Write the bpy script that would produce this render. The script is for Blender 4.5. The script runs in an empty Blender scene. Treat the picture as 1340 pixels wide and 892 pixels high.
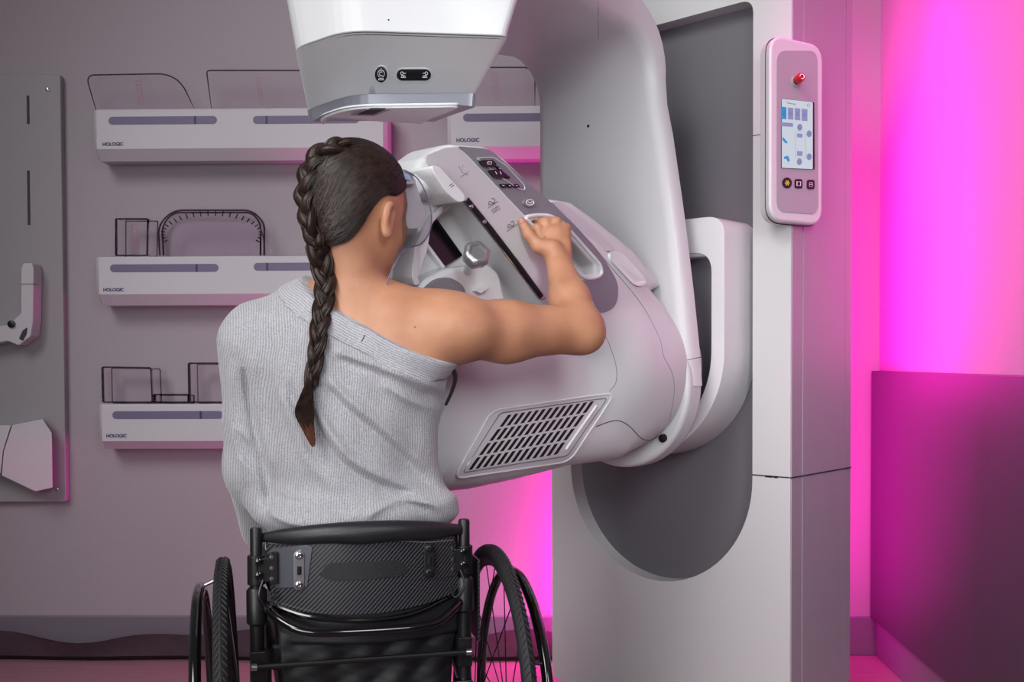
import bpy, bmesh, math, random
import numpy as np
from mathutils import Vector as V, Matrix
from mathutils.geometry import tessellate_polygon
from mathutils.bvhtree import BVHTree
random.seed(7); np.random.seed(7)
C = bpy.context.scene.collection
H = 0.96; FPX = 1350.0; HOR = 472.0; PITCH = math.radians(1.3); ROLL = 0.0035
PPY = HOR + FPX*math.tan(PITCH)
# ------------------------------------------------------------------ camera
cam = bpy.data.objects.new('camera', bpy.data.cameras.new('camera')); C.objects.link(cam)
RM = Matrix.Rotation(math.pi/2-PITCH, 4, 'X') @ Matrix.Rotation(-ROLL, 4, 'Z')
cam.matrix_world = Matrix.Translation((0, 0, H)) @ RM
cam.data.sensor_width = 36; cam.data.lens = FPX/1340*36
cam.data.shift_y = (PPY-446)/1340; cam.data.clip_start = 0.05
bpy.context.scene.camera = cam
CO = V((0, 0, H))
def ray(px, py):
    return (RM.to_3x3() @ V(((px-670)/FPX, -(py-PPY)/FPX, -1))).normalized()
def P(px, py, Y):
    """point of the place seen at that spot of the photo, Y metres in front of the camera"""
    r = ray(px, py); return CO + r*(Y/r.y)
# machine frame: UU along the column face, NN out of it
YAW = math.radians(43)
UU = V((math.cos(YAW), -math.sin(YAW), 0)); NN = V((-math.sin(YAW), -math.cos(YAW), 0)); ZZ = V((0, 0, 1))
OO = V((.115, 3.0, 0))
def M(u, n, z): return OO + UU*u + NN*n + ZZ*z
def uv(p): d = p-OO; return d.dot(UU), d.dot(NN), p.z
def hitp(px, py, pt, nr):
    r = ray(px, py); return CO + r*((pt-CO).dot(nr)/r.dot(nr))
def PN(px, py, n): return hitp(px, py, M(0, n, 0), NN)
def PU(px, py, u): return hitp(px, py, M(u, 0, 0), UU)
def PZ(px, py, z): return hitp(px, py, V((0, 0, z)), ZZ)
# ------------------------------------------------------------------ materials
def lin(c): return tuple((x/255/12.92 if x/255 <= .04045 else ((x/255+.055)/1.055)**2.4) for x in c)
MATS = {}
def mat(name, col, rough=.5, metal=0, bump=0, scale=60, var=0, coat=0, sss=0, trans=0, ior=1.45, emit=None, es=1, kind='noise', aniso=0, spec=.5):
    m = bpy.data.materials.new(name); m.use_nodes = True; MATS[name] = m
    nt = m.node_tree; b = nt.nodes['Principled BSDF']; L = nt.links.new
    c = lin(col)+(1,)
    b.inputs['Base Color'].default_value = c; b.inputs['Roughness'].default_value = rough
    b.inputs['Metallic'].default_value = metal; b.inputs['Coat Weight'].default_value = coat
    b.inputs['Coat Roughness'].default_value = .08; b.inputs['Specular IOR Level'].default_value = spec
    b.inputs['Subsurface Weight'].default_value = sss; b.inputs['Subsurface Radius'].default_value = (.012, .005, .003)
    if sss: b.inputs['Subsurface Scale'].default_value = 1.0
    b.inputs['Transmission Weight'].default_value = trans; b.inputs['IOR'].default_value = ior
    b.inputs['Anisotropic'].default_value = aniso
    if emit: b.inputs['Emission Color'].default_value = lin(emit)+(1,); b.inputs['Emission Strength'].default_value = es
    tc = nt.nodes.new('ShaderNodeTexCoord'); nz = nt.nodes.new('ShaderNodeTexNoise')
    nz.inputs['Scale'].default_value = scale; nz.inputs['Detail'].default_value = 4
    L(tc.outputs['Object'], nz.inputs['Vector'])
    if var:
        r = nt.nodes.new('ShaderNodeValToRGB'); r.color_ramp.elements[0].position = .3; r.color_ramp.elements[1].position = .7
        r.color_ramp.elements[0].color = tuple(x*(1-var) for x in c[:3])+(1,); r.color_ramp.elements[1].color = tuple(min(1, x*(1+var)) for x in c[:3])+(1,)
        L(nz.outputs['Fac'], r.inputs['Fac']); L(r.outputs['Color'], b.inputs['Base Color'])
    if bump:
        bp = nt.nodes.new('ShaderNodeBump'); bp.inputs['Strength'].default_value = bump; bp.inputs['Distance'].default_value = .002
        L(nz.outputs['Fac'], bp.inputs['Height']); L(bp.outputs['Normal'], b.inputs['Normal'])
    return m
# ------------------------------------------------------------------ objects
def link(name, me, m=None, parent=None):
    o = bpy.data.objects.new(name, me); C.objects.link(o)
    if m: me.materials.append(MATS[m] if isinstance(m, str) else m)
    if parent: o.parent = parent
    return o
def empty(name, loc, label=None, cat=None, group=None):
    o = bpy.data.objects.new(name, None); C.objects.link(o); o.location = loc; o.empty_display_size = .1
    if label: tag(o, label, cat, group)
    return o
def tag(o, label=None, cat=None, group=None, kind=None):
    if label: o['label'] = label
    if cat: o['category'] = cat
    if group: o['group'] = group
    if kind: o['kind'] = kind
    return o
def fin(name, bm, m, parent=None, bevel=0, seg=2, smooth=True, ang=35, fix=True):
    """mesh given in world coordinates; kept in its parent's space"""
    if fix: bmesh.ops.recalc_face_normals(bm, faces=bm.faces)
    me = bpy.data.meshes.new(name)
    bm.to_mesh(me); bm.free()
    return finme(name, me, m, parent, bevel, seg, smooth, ang)
def wloc(o):
    l = V((0, 0, 0))
    while o: l += o.location; o = o.parent
    return l
def finme(name, me, m, parent=None, bevel=0, seg=2, smooth=True, ang=35):
    if parent: me.transform(Matrix.Translation(-wloc(parent)))
    else:
        pass
    if smooth: me.shade_smooth(); me.set_sharp_from_angle(angle=math.radians(ang))
    o = link(name, me, m, parent)
    if bevel:
        b = o.modifiers.new('bevel', 'BEVEL'); b.width = bevel; b.segments = seg; b.limit_method = 'ANGLE'
        b.angle_limit = math.radians(35); b.use_clamp_overlap = True; b.harden_normals = True
    return o
def origin_to(o, p):
    o.data.transform(Matrix.Translation(-V(p))); o.location = V(p)
    return o
def box(bm, o, a, b, c):
    """box from corner o along vectors a, b, c"""
    vs = [bm.verts.new(o+a*i+b*j+c*k) for i in (0, 1) for j in (0, 1) for k in (0, 1)]
    for f in ((0, 1, 3, 2), (4, 6, 7, 5), (0, 4, 5, 1), (2, 3, 7, 6), (0, 2, 6, 4), (1, 5, 7, 3)): bm.faces.new([vs[i] for i in f])
def cbox(bm, c, a, b, d): box(bm, c-a/2-b/2-d/2, a, b, d)
def rpoly(pts, r, seg=6):
    """2D polygon with rounded corners; r is a number or a list"""
    out = []; n = len(pts)
    for i in range(n):
        p0, p1, p2 = V(pts[i-1]), V(pts[i]), V(pts[(i+1) % n]); rr = r[i] if isinstance(r, (list, tuple)) else r
        a = (p0-p1); b = (p2-p1)
        if rr <= 0: out.append(p1); continue
        d = min(rr, a.length*.49, b.length*.49); q0 = p1+a.normalized()*d; q2 = p1+b.normalized()*d
        for k in range(seg+1):
            t = k/seg; out.append(q0*(1-t)**2+p1*2*t*(1-t)+q2*t*t)
    return out
def arc(cx, cy, r, a0, a1, n=24, ry=None):
    ry = ry or r
    return [V((cx+r*math.cos(math.radians(a0+(a1-a0)*i/n)), cy+ry*math.sin(math.radians(a0+(a1-a0)*i/n)))) for i in range(n+1)]
def prism(bm, loops, f0, f1):
    """loops of 2D points (outer then holes); f0, f1 map a 2D point to 3D on either cap"""
    allp = []; idx = []
    for lp in loops:
        a = [bm.verts.new(f0(*p)) for p in lp]; b = [bm.verts.new(f1(*p)) for p in lp]
        n = len(lp)
        for i in range(n): bm.faces.new((a[i], a[(i+1) % n], b[(i+1) % n], b[i]))
        allp += list(zip(a, b))
    if len(loops) == 1:
        bm.faces.new([x[0] for x in allp]); bm.faces.new([x[1] for x in allp][::-1])
    else:
        for t in tessellate_polygon([[V((p[0], p[1], 0)) for p in lp] for lp in loops]):
            bm.faces.new([allp[i][0] for i in t]); bm.faces.new([allp[i][1] for i in reversed(t)])
def smoothpath(pts, n=8, closed=False):
    pts = [V(p) for p in pts]; out = []; m = len(pts)
    rng = range(m if closed else m-1)
    for i in rng:
        if closed: p0, p1, p2, p3 = pts[i-1], pts[i], pts[(i+1) % m], pts[(i+2) % m]
        else: p0, p1, p2, p3 = pts[max(i-1, 0)], pts[i], pts[i+1], pts[min(i+2, m-1)]
        for k in range(n):
            t = k/n; out.append(.5*((2*p1)+(p2-p0)*t+(2*p0-5*p1+4*p2-p3)*t*t+(3*p1-p0-3*p2+p3)*t**3))
    if not closed: out.append(pts[-1])
    return out
def tube(bm, path, r, seg=8, closed=False, cap=True, flat=1, up=None):
    path = [V(p) for p in path]; n = len(path); rings = []
    t0 = (path[1]-path[0]).normalized(); ref = V(up) if up else (V((0, 0, 1)) if abs(t0.z) < .9 else V((1, 0, 0)))
    a = (ref-t0*ref.dot(t0)).normalized()
    for i, p in enumerate(path):
        if closed: t = (path[(i+1) % n]-path[i-1]).normalized()
        else: t = (path[min(i+1, n-1)]-path[max(i-1, 0)]).normalized()
        a = (a-t*a.dot(t)).normalized(); b = t.cross(a)
        rr = r(i/(n-1)) if callable(r) else r
        rings.append([bm.verts.new(p+(a*math.cos(2*math.pi*k/seg)*flat+b*math.sin(2*math.pi*k/seg))*rr) for k in range(seg)])
    for i in range(n if closed else n-1):
        A, B = rings[i], rings[(i+1) % n]
        for k in range(seg): bm.faces.new((A[k], A[(k+1) % seg], B[(k+1) % seg], B[k]))
    if cap and not closed: bm.faces.new(rings[0][::-1]); bm.faces.new(rings[-1])
def loft(bm, rings, cap=True):
    R = [[bm.verts.new(p) for p in r] for r in rings]; n = len(R[0])
    for A, B in zip(R, R[1:]):
        for k in range(n): bm.faces.new((A[k], A[(k+1) % n], B[(k+1) % n], B[k]))
    if cap: bm.faces.new(R[0][::-1]); bm.faces.new(R[-1])
def lathe(bm, c, ax, prof, seg=24):
    """prof: list of (distance along the axis, radius)"""
    ax = V(ax).normalized(); a = ax.orthogonal().normalized(); b = ax.cross(a)
    loft(bm, [[V(c)+ax*h+(a*math.cos(2*math.pi*k/seg)+b*math.sin(2*math.pi*k/seg))*max(r, 1e-5) for k in range(seg)] for h, r in prof])
# ------------------------------------------------------------------ implicit surfaces
class Field:
    def __init__(s, lo, hi, h):
        s.lo = np.array(lo, float); s.h = h; s.n = np.ceil((np.array(hi)-s.lo)/h).astype(int)+1
        s.f = np.full(s.n, .2, np.float32)
        s.ax = [s.lo[i]+h*np.arange(s.n[i]) for i in range(3)]
    def sub(s, lo, hi):
        i0 = np.clip(np.floor((np.array(lo)-s.lo)/s.h).astype(int), 0, s.n-1); i1 = np.clip(np.ceil((np.array(hi)-s.lo)/s.h).astype(int)+1, 1, s.n)
        sl = tuple(slice(a, b) for a, b in zip(i0, i1))
        g = np.meshgrid(*[s.ax[k][sl[k]] for k in range(3)], indexing='ij', sparse=True)
        return sl, [x.astype(np.float32) for x in g]
    def put(s, sl, d, k, op='u'):
        a = s.f[sl]
        if op == 'sub': a, d = -a, d
        if k > 0:
            hh = np.clip(.5+.5*(d-a)/k, 0, 1); r = d*(1-hh)+a*hh-k*hh*(1-hh)
        else: r = np.minimum(a, d)
        s.f[sl] = -r if op == 'sub' else r
    def cone(s, a, b, ra, rb, k=.02, op='u', grow=0):
        a = np.array(a, float); b = np.array(b, float); ra += grow; rb += grow; m = max(ra, rb)+k+.02
        sl, (x, y, z) = s.sub(np.minimum(a, b)-m, np.maximum(a, b)+m)
        ba = b-a; L2 = ba@ba
        h = np.clip(((x-a[0])*ba[0]+(y-a[1])*ba[1]+(z-a[2])*ba[2])/max(L2, 1e-9), 0, 1)
        d = np.sqrt((x-a[0]-ba[0]*h)**2+(y-a[1]-ba[1]*h)**2+(z-a[2]-ba[2]*h)**2)-(ra+(rb-ra)*h)
        s.put(sl, d, k, op)
    def ell(s, c, r, R=None, k=.02, op='u', grow=0):
        """R: rows are the local axes"""
        c = np.array(c, float); r = np.array(r, float)+grow; m = r.max()+k+.02
        sl, (x, y, z) = s.sub(c-m, c+m); x, y, z = x-c[0], y-c[1], z-c[2]
        if R is not None: R = np.array(R, float); x, y, z = [R[i][0]*x+R[i][1]*y+R[i][2]*z for i in range(3)]
        k0 = np.sqrt((x/r[0])**2+(y/r[1])**2+(z/r[2])**2); k1 = np.sqrt((x/r[0]**2)**2+(y/r[1]**2)**2+(z/r[2]**2)**2)
        s.put(sl, k0*(k0-1)/np.maximum(k1, 1e-6), k, op)
    def slab(s, poly, b0, b1, rnd, k=.02, op='u', axis=1):
        """polygon in the other two axes, from b0 to b1 along axis, rounded"""
        poly = np.array([tuple(p)[:2] for p in poly], float); o = [i for i in range(3) if i != axis]; m = k+.03
        lo = np.zeros(3); hi = np.zeros(3); lo[axis] = b0-m; hi[axis] = b1+m
        for j, i in enumerate(o): lo[i] = poly[:, j].min()-m; hi[i] = poly[:, j].max()+m
        sl, g = s.sub(lo, hi); x, y, w = g[o[0]], g[o[1]], g[axis]
        d2 = sdpoly(x, y, poly)
        q0 = d2+rnd; q1 = np.abs(w-(b0+b1)/2)-((b1-b0)/2-rnd)
        d = np.sqrt(np.maximum(q0, 0)**2+np.maximum(q1, 0)**2)+np.minimum(np.maximum(q0, q1), 0)-rnd
        s.put(sl, d, k, op)
    def sample(s, p):
        q = np.clip((p-s.lo)/s.h, 0, s.n-1.001); i = q.astype(int); t = q-i; r = 0
        for dx in (0, 1):
            for dy in (0, 1):
                for dz in (0, 1):
                    w = (t[:, 0] if dx else 1-t[:, 0])*(t[:, 1] if dy else 1-t[:, 1])*(t[:, 2] if dz else 1-t[:, 2])
                    r = r+w*s.f[i[:, 0]+dx, i[:, 1]+dy, i[:, 2]+dz]
        return r
    def mesh(s, name, T=None, smooth=1):
        f = s.f.copy(); f[0], f[-1], f[:, 0], f[:, -1], f[:, :, 0], f[:, :, -1] = [.05]*6
        n = s.n; ins = f < 0
        cnt = np.zeros(n-1, np.int8)
        for dx in (0, 1):
            for dy in (0, 1):
                for dz in (0, 1): cnt += ins[dx:n[0]-1+dx, dy:n[1]-1+dy, dz:n[2]-1+dz]
        act = (cnt > 0) & (cnt < 8); ids = np.full(n-1, -1, np.int64); cells = np.argwhere(act); ids[act] = np.arange(len(cells))
        acc = np.zeros((len(cells), 3)); num = np.zeros(len(cells))
        cor = np.array([(a, b, c) for a in (0, 1) for b in (0, 1) for c in (0, 1)])
        vals = [f[tuple((cells+c).T)] for c in cor]
        for i in range(8):
            for j in range(i+1, 8):
                if np.abs(cor[i]-cor[j]).sum() != 1: continue
                a, b = vals[i], vals[j]; m = (a < 0) != (b < 0); t = a[m]/(a[m]-b[m])
                acc[m] += cor[i]+(cor[j]-cor[i])*t[:, None]; num[m] += 1
        v = s.lo+s.h*(cells+acc/num[:, None])
        quads = []
        for ax in range(3):
            o = [k for k in range(3) if k != ax]
            a = [slice(None)]*3; b = [slice(None)]*3; a[ax] = slice(0, n[ax]-1); b[ax] = slice(1, n[ax])
            for k in o: a[k] = slice(1, n[k]-1); b[k] = slice(1, n[k]-1)
            A, B = ins[tuple(a)], ins[tuple(b)]; e = np.argwhere(A != B); flip = A[tuple(e.T)]
            base = e.copy(); base[:, o[0]] += 1; base[:, o[1]] += 1
            q = []
            for d0, d1 in ((0, 0), (-1, 0), (-1, -1), (0, -1)):
                c = base.copy(); c[:, o[0]] += d0; c[:, o[1]] += d1; q.append(ids[tuple(c.T)])
            q = np.stack(q, 1)
            if ax == 1: flip = ~flip
            q[flip] = q[flip][:, ::-1]; quads.append(q)
        q = np.concatenate(quads); q = q[(q >= 0).all(1)]
        q = q[:, ::-1]
        for it in range(smooth):
            sm = np.zeros_like(v); ct = np.zeros(len(v))
            for k in range(4):
                np.add.at(sm, q[:, k], v[q[:, (k+1) % 4]]); np.add.at(ct, q[:, k], 1)
            v = v*.4+.6*sm/np.maximum(ct, 1)[:, None]
            for _ in range(2):
                e = s.h*.6; g = np.stack([(s.sample(v+d)-s.sample(v-d))/(2*e) for d in np.eye(3)*e], 1)
                gl = (g**2).sum(1); v = v-np.clip(s.sample(v)/np.maximum(gl, .2), -s.h, s.h)[:, None]*g
        if T is not None: v = T(v)
        me = bpy.data.meshes.new(name); me.vertices.add(len(v)); me.vertices.foreach_set('co', v.astype(np.float32).ravel())
        me.loops.add(4*len(q)); me.loops.foreach_set('vertex_index', q.astype(np.int32).ravel())
        me.polygons.add(len(q)); me.polygons.foreach_set('loop_start', np.arange(0, 4*len(q), 4, dtype=np.int32))
        me.update(calc_edges=True); me.validate()
        # make the faces look outwards
        vol = 0
        a, b, c = v[q[:, 0]], v[q[:, 1]], v[q[:, 2]]; vol = (np.cross(b, c)*a).sum()+(np.cross(v[q[:, 2]], v[q[:, 3]])*a).sum()
        if vol < 0: me.flip_normals()
        return me
def sdpoly(x, y, p):
    n = len(p); d = np.full(np.broadcast(x, y).shape, 1e9, np.float32); s = np.ones(d.shape, bool)
    for i in range(n):
        a, b = p[i], p[i-1]; e = b-a; wx, wy = x-a[0], y-a[1]
        t = np.clip((wx*e[0]+wy*e[1])/max(e@e, 1e-12), 0, 1)
        d = np.minimum(d, (wx-e[0]*t)**2+(wy-e[1]*t)**2)
        c1, c2, c3 = y >= a[1], y < b[1], e[0]*wy > e[1]*wx
        s ^= (c1 & c2 & c3) | (~c1 & ~c2 & ~c3)
    return np.where(s, 1, -1)*np.sqrt(d)
def bvh_of(me, off=V((0, 0, 0))):
    return BVHTree.FromPolygons([v.co+off for v in me.vertices], [p.vertices for p in me.polygons])
def hit(bv, px, py, lift=0, Y=2.2):
    r = ray(px, py); p, n, i, d = bv.ray_cast(CO, r)
    if p is None: p, n = P(px, py, Y), -r
    if n.dot(r) > 0: n = -n
    return p+n*lift, n
def patch(bm, bv, pts, up=.0006, down=.003, sub=1):
    """thin inlay following the surface: corners given where the photo shows them"""
    Q = []
    for i, p in enumerate(pts):
        q = pts[(i+1) % len(pts)]
        for k in range(sub): Q.append((p[0]+(q[0]-p[0])*k/sub, p[1]+(q[1]-p[1])*k/sub))
    hs = [hit(bv, *p) for p in Q]; A = [bm.verts.new(p+n*up) for p, n in hs]; B = [bm.verts.new(p-n*down) for p, n in hs]
    n = len(A)
    for i in range(n): bm.faces.new((A[i], A[(i+1) % n], B[(i+1) % n], B[i]))
    for t in tessellate_polygon([[V((p[0], p[1], 0)) for p in Q]]):
        bm.faces.new([A[i] for i in t]); bm.faces.new([B[i] for i in reversed(t)])
def text_mesh(name, s, size, org, right, upv, m, parent=None, depth=.0006, bold=0):
    cu = bpy.data.curves.new(name, 'FONT'); cu.body = s; cu.size = size; cu.extrude = depth; cu.offset = bold
    o = bpy.data.objects.new(name, cu); C.objects.link(o)
    me = bpy.data.meshes.new_from_object(o.evaluated_get(bpy.context.evaluated_depsgraph_get()))
    bpy.data.objects.remove(o); bpy.data.curves.remove(cu)
    right = V(right).normalized(); upv = V(upv).normalized(); nr = right.cross(upv)
    Mx = Matrix((right, upv, nr)).transposed().to_4x4(); Mx.translation = org
    me.transform(Mx); me.materials.clear(); me.name = name
    return finme(name, me, m, parent, smooth=False)
mat('rack_grey', (148, 143, 148), .5)
mat('wall_paint', (158, 148, 156), .7, bump=.15, scale=120, var=.02)
mat('grey_paint', (70, 62, 72), .55, var=.03)
mat('baseboard_vinyl', (112, 104, 116), .5)
mat('white_plastic', (200, 202, 204), .38, bump=.03, scale=400, coat=.1)
mat('white_gloss', (214, 216, 218), .25, coat=.3)
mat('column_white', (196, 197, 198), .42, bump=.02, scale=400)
mat('column_shaded', (158, 154, 162), .45)  # column white turned darker mauve: shade of the side put into the colour
mat('silver_plastic', (192, 193, 196), .42, metal=.1)
mat('mid_grey', (120, 121, 128), .42)
mat('plate_grey', (108, 106, 112), .5, metal=.2)
mat('band_grey', (128, 130, 140), .3, metal=.4)
mat('groove_dark', (112, 112, 120), .5)
mat('seam_dark', (48, 47, 52), .6)
mat('painted_sheen', (96, 98, 106), .22, metal=.5, coat=.6)  # lighter grey: the carbon's bright reflection put into the plate's colour
mat('icon_grey', (70, 70, 74), .5)
mat('hole_black', (6, 6, 7), .6)
mat('gloss_black', (9, 9, 10), .18, coat=.5)
mat('black_plastic', (20, 20, 22), .35)
mat('icon_white', (225, 225, 228), .5, emit=(210, 212, 216), es=.25)
mat('icon_yellow', (200, 200, 40), .5, emit=(200, 200, 40), es=.5)
mat('red_plastic', (176, 14, 22), .3, coat=.3)
mat('screen_glow', (60, 66, 70), .2, emit=(214, 232, 240), es=.72)
mat('screen_blue', (10, 50, 70), .3, emit=(30, 150, 210), es=.75)
mat('screen_lilac', (50, 55, 70), .3, emit=(150, 160, 208), es=.65)
mat('pocket_beige', (150, 148, 140), .5)
mat('chrome', (200, 202, 205), .18, metal=1)
mat('knob_metal', (150, 148, 152), .3, metal=.7)
mat('shelf_white', (190, 184, 191), .5)
mat('slot_purple', (105, 95, 125), .5)
mat('logo_navy', (40, 34, 96), .5)
mat('blue_button', (150, 165, 205), .4)
mat('pink_plastic', (238, 150, 195), .5)
mat('tyre_rubber', (34, 34, 36), .65, bump=.2, scale=300)
mat('gloss_tube', (8, 8, 9), .12, coat=.8)
mat('satin_black', (16, 16, 18), .4)
mat('vinyl_black', (30, 30, 34), .38, bump=.25, scale=500)
mat('nylon_black', (22, 22, 25), .6, bump=.3, scale=700)
mat('label_grey', (100, 102, 108), .6)
mat('trouser_cloth', (26, 27, 32), .8, bump=.3, scale=400)
mat('shoe_white', (190, 190, 192), .6)
mat('nail', (150, 82, 74), .25, coat=.4)
mat('lip', (168, 84, 78), .4, sss=.1)
mat('eye_white', (220, 215, 210), .2); mat('iris', (60, 40, 28), .2)
mat('floor_rim', (46, 24, 36), .7, bump=.4, scale=40, var=.25)

def clear(name, col, rough=.06, ior=1.3):
    """thin clear acrylic: a tinted pass-through with a sheen at grazing angles"""
    m = bpy.data.materials.new(name); m.use_nodes = True; MATS[name] = m; nt = m.node_tree; L = nt.links.new
    nt.nodes.clear(); out = nt.nodes.new('ShaderNodeOutputMaterial')
    tr = nt.nodes.new('ShaderNodeBsdfTransparent'); tr.inputs[0].default_value = lin(col)+(1,)
    gl = nt.nodes.new('ShaderNodeBsdfGlossy'); gl.inputs['Roughness'].default_value = rough; gl.inputs[0].default_value = (.8, .8, .82, 1)
    lw = nt.nodes.new('ShaderNodeLayerWeight'); lw.inputs['Blend'].default_value = .10
    mx = nt.nodes.new('ShaderNodeMixShader'); L(lw.outputs['Fresnel'], mx.inputs[0]); L(tr.outputs[0], mx.inputs[1]); L(gl.outputs[0], mx.inputs[2])
    L(mx.outputs[0], out.inputs[0]); return m
clear('acrylic', (253, 251, 253)); clear('acrylic_edge', (178, 166, 180), .1); clear('shield_clear', (240, 240, 242))

def skin():
    m = mat('skin', (190, 142, 115), .5, sss=.06, bump=.15, scale=900); nt = m.node_tree; L = nt.links.new; b = nt.nodes['Principled BSDF']
    tc = nt.nodes.new('ShaderNodeTexCoord'); n1 = nt.nodes.new('ShaderNodeTexNoise'); n1.inputs['Scale'].default_value = 14; n1.inputs['Detail'].default_value = 5
    L(tc.outputs['Object'], n1.inputs['Vector']); r = nt.nodes.new('ShaderNodeValToRGB'); r.color_ramp.elements[0].position = .3; r.color_ramp.elements[1].position = .72
    r.color_ramp.elements[0].color = lin((162, 112, 84))+(1,); r.color_ramp.elements[1].color = lin((186, 136, 106))+(1,); L(n1.outputs['Fac'], r.inputs[0])
    vo = nt.nodes.new('ShaderNodeTexVoronoi'); vo.inputs['Scale'].default_value = 24; L(tc.outputs['Object'], vo.inputs['Vector'])
    lt = nt.nodes.new('ShaderNodeMath'); lt.operation = 'LESS_THAN'; lt.inputs[1].default_value = .045; L(vo.outputs['Distance'], lt.inputs[0])
    mx = nt.nodes.new('ShaderNodeMix'); mx.data_type = 'RGBA'; L(lt.outputs[0], mx.inputs[0]); L(r.outputs[0], mx.inputs[6]); mx.inputs[7].default_value = lin((130, 82, 62))+(1,)
    L(mx.outputs[2], b.inputs['Base Color'])
skin()
def knit(name, col, axis, freq, dark=.78):
    """rib knit: fine wales along one direction, heather flecks in the yarn"""
    m = mat(name, col, .9, sss=0); nt = m.node_tree; L = nt.links.new; b = nt.nodes['Principled BSDF']
    b.inputs['Sheen Weight'].default_value = .3
    tc = nt.nodes.new('ShaderNodeTexCoord'); dp = nt.nodes.new('ShaderNodeVectorMath'); dp.operation = 'DOT_PRODUCT'; dp.inputs[1].default_value = axis
    nzd = nt.nodes.new('ShaderNodeTexNoise'); nzd.inputs['Scale'].default_value = 9; L(tc.outputs['Object'], nzd.inputs['Vector'])
    L(tc.outputs['Object'], dp.inputs[0]); ma = nt.nodes.new('ShaderNodeMath'); ma.operation = 'MULTIPLY_ADD'; L(nzd.outputs['Fac'], ma.inputs[0]); ma.inputs[1].default_value = .02; L(dp.outputs['Value'], ma.inputs[2])
    mu = nt.nodes.new('ShaderNodeMath'); mu.operation = 'MULTIPLY'; L(ma.outputs[0], mu.inputs[0]); mu.inputs[1].default_value = freq*2*math.pi
    si = nt.nodes.new('ShaderNodeMath'); si.operation = 'SINE'; L(mu.outputs[0], si.inputs[0])
    fl = nt.nodes.new('ShaderNodeTexNoise'); fl.inputs['Scale'].default_value = 420; fl.inputs['Detail'].default_value = 3; L(tc.outputs['Object'], fl.inputs['Vector'])
    ad = nt.nodes.new('ShaderNodeMath'); ad.operation = 'MULTIPLY_ADD'; L(si.outputs[0], ad.inputs[0]); ad.inputs[1].default_value = .18; L(fl.outputs['Fac'], ad.inputs[2])
    r = nt.nodes.new('ShaderNodeValToRGB'); r.color_ramp.elements[0].position = .2; r.color_ramp.elements[1].position = .75
    c = lin(col); r.color_ramp.elements[0].color = tuple(x*dark*.75 for x in c)+(1,); r.color_ramp.elements[1].color = tuple(min(1, x*1.18) for x in c)+(1,)
    L(ad.outputs[0], r.inputs[0]); L(r.outputs[0], b.inputs['Base Color'])
    bp = nt.nodes.new('ShaderNodeBump'); bp.inputs['Strength'].default_value = .6; bp.inputs['Distance'].default_value = .0015
    L(ad.outputs[0], bp.inputs['Height']); L(bp.outputs['Normal'], b.inputs['Normal'])
knit('knit_grey', (158, 158, 163), (1, .25, -.06), 230)
knit('knit_band', (162, 162, 168), (.46, -.2, .88), 260)
def hairmat():
    m = mat('hair', (52, 36, 30), .46, spec=.4); nt = m.node_tree; L = nt.links.new; b = nt.nodes['Principled BSDF']
    oi = nt.nodes.new('ShaderNodeTexCoord'); n1 = nt.nodes.new('ShaderNodeTexNoise'); n1.inputs['Scale'].default_value = 90; L(oi.outputs['Object'], n1.inputs['Vector'])
    r = nt.nodes.new('ShaderNodeValToRGB'); r.color_ramp.elements[0].position = .35; r.color_ramp.elements[1].position = .7
    r.color_ramp.elements[0].color = lin((24, 16, 13))+(1,); r.color_ramp.elements[1].color = lin((50, 33, 26))+(1,); L(n1.outputs['Fac'], r.inputs[0]); L(r.outputs[0], b.inputs['Base Color'])
hairmat()
mat('hair_tip', (84, 50, 34), .4)
def carbon():
    m = mat('carbon_fibre', (30, 30, 33), .28, coat=.6); nt = m.node_tree; L = nt.links.new; b = nt.nodes['Principled BSDF']
    tc = nt.nodes.new('ShaderNodeTexCoord'); w = nt.nodes.new('ShaderNodeVectorMath'); w.operation = 'DOT_PRODUCT'; w.inputs[1].default_value = (.72, .18, -.7); L(tc.outputs['Object'], w.inputs[0])
    mu = nt.nodes.new('ShaderNodeMath'); mu.operation = 'MULTIPLY'; mu.inputs[1].default_value = 2*math.pi*190; L(w.outputs['Value'], mu.inputs[0])
    si = nt.nodes.new('ShaderNodeMath'); si.operation = 'SINE'; L(mu.outputs[0], si.inputs[0])
    r = nt.nodes.new('ShaderNodeValToRGB'); r.color_ramp.elements[0].position = .1; r.color_ramp.elements[1].position = .9
    ad = nt.nodes.new('ShaderNodeMath'); ad.operation = 'MULTIPLY_ADD'; ad.inputs[1].default_value = .5; ad.inputs[2].default_value = .5; L(si.outputs[0], ad.inputs[0])
    r.color_ramp.elements[0].color = lin((12, 12, 14))+(1,); r.color_ramp.elements[1].color = lin((68, 68, 73))+(1,); L(ad.outputs[0], r.inputs[0]); L(r.outputs[0], b.inputs['Base Color'])
carbon()
def floormat():
    m = mat('floor_laminate', (150, 120, 128), .45); nt = m.node_tree; L = nt.links.new; b = nt.nodes['Principled BSDF']
    tc = nt.nodes.new('ShaderNodeTexCoord'); mp = nt.nodes.new('ShaderNodeMapping'); mp.inputs['Scale'].default_value = (1.2, 30, 1); L(tc.outputs['Object'], mp.inputs[0])
    n1 = nt.nodes.new('ShaderNodeTexNoise'); n1.inputs['Scale'].default_value = 3; n1.inputs['Detail'].default_value = 6; L(mp.outputs[0], n1.inputs['Vector'])
    r = nt.nodes.new('ShaderNodeValToRGB'); r.color_ramp.elements[0].color = lin((120, 92, 98))+(1,); r.color_ramp.elements[1].color = lin((160, 130, 134))+(1,)
    L(n1.outputs['Fac'], r.inputs[0]); L(r.outputs[0], b.inputs['Base Color'])
floormat()
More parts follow.
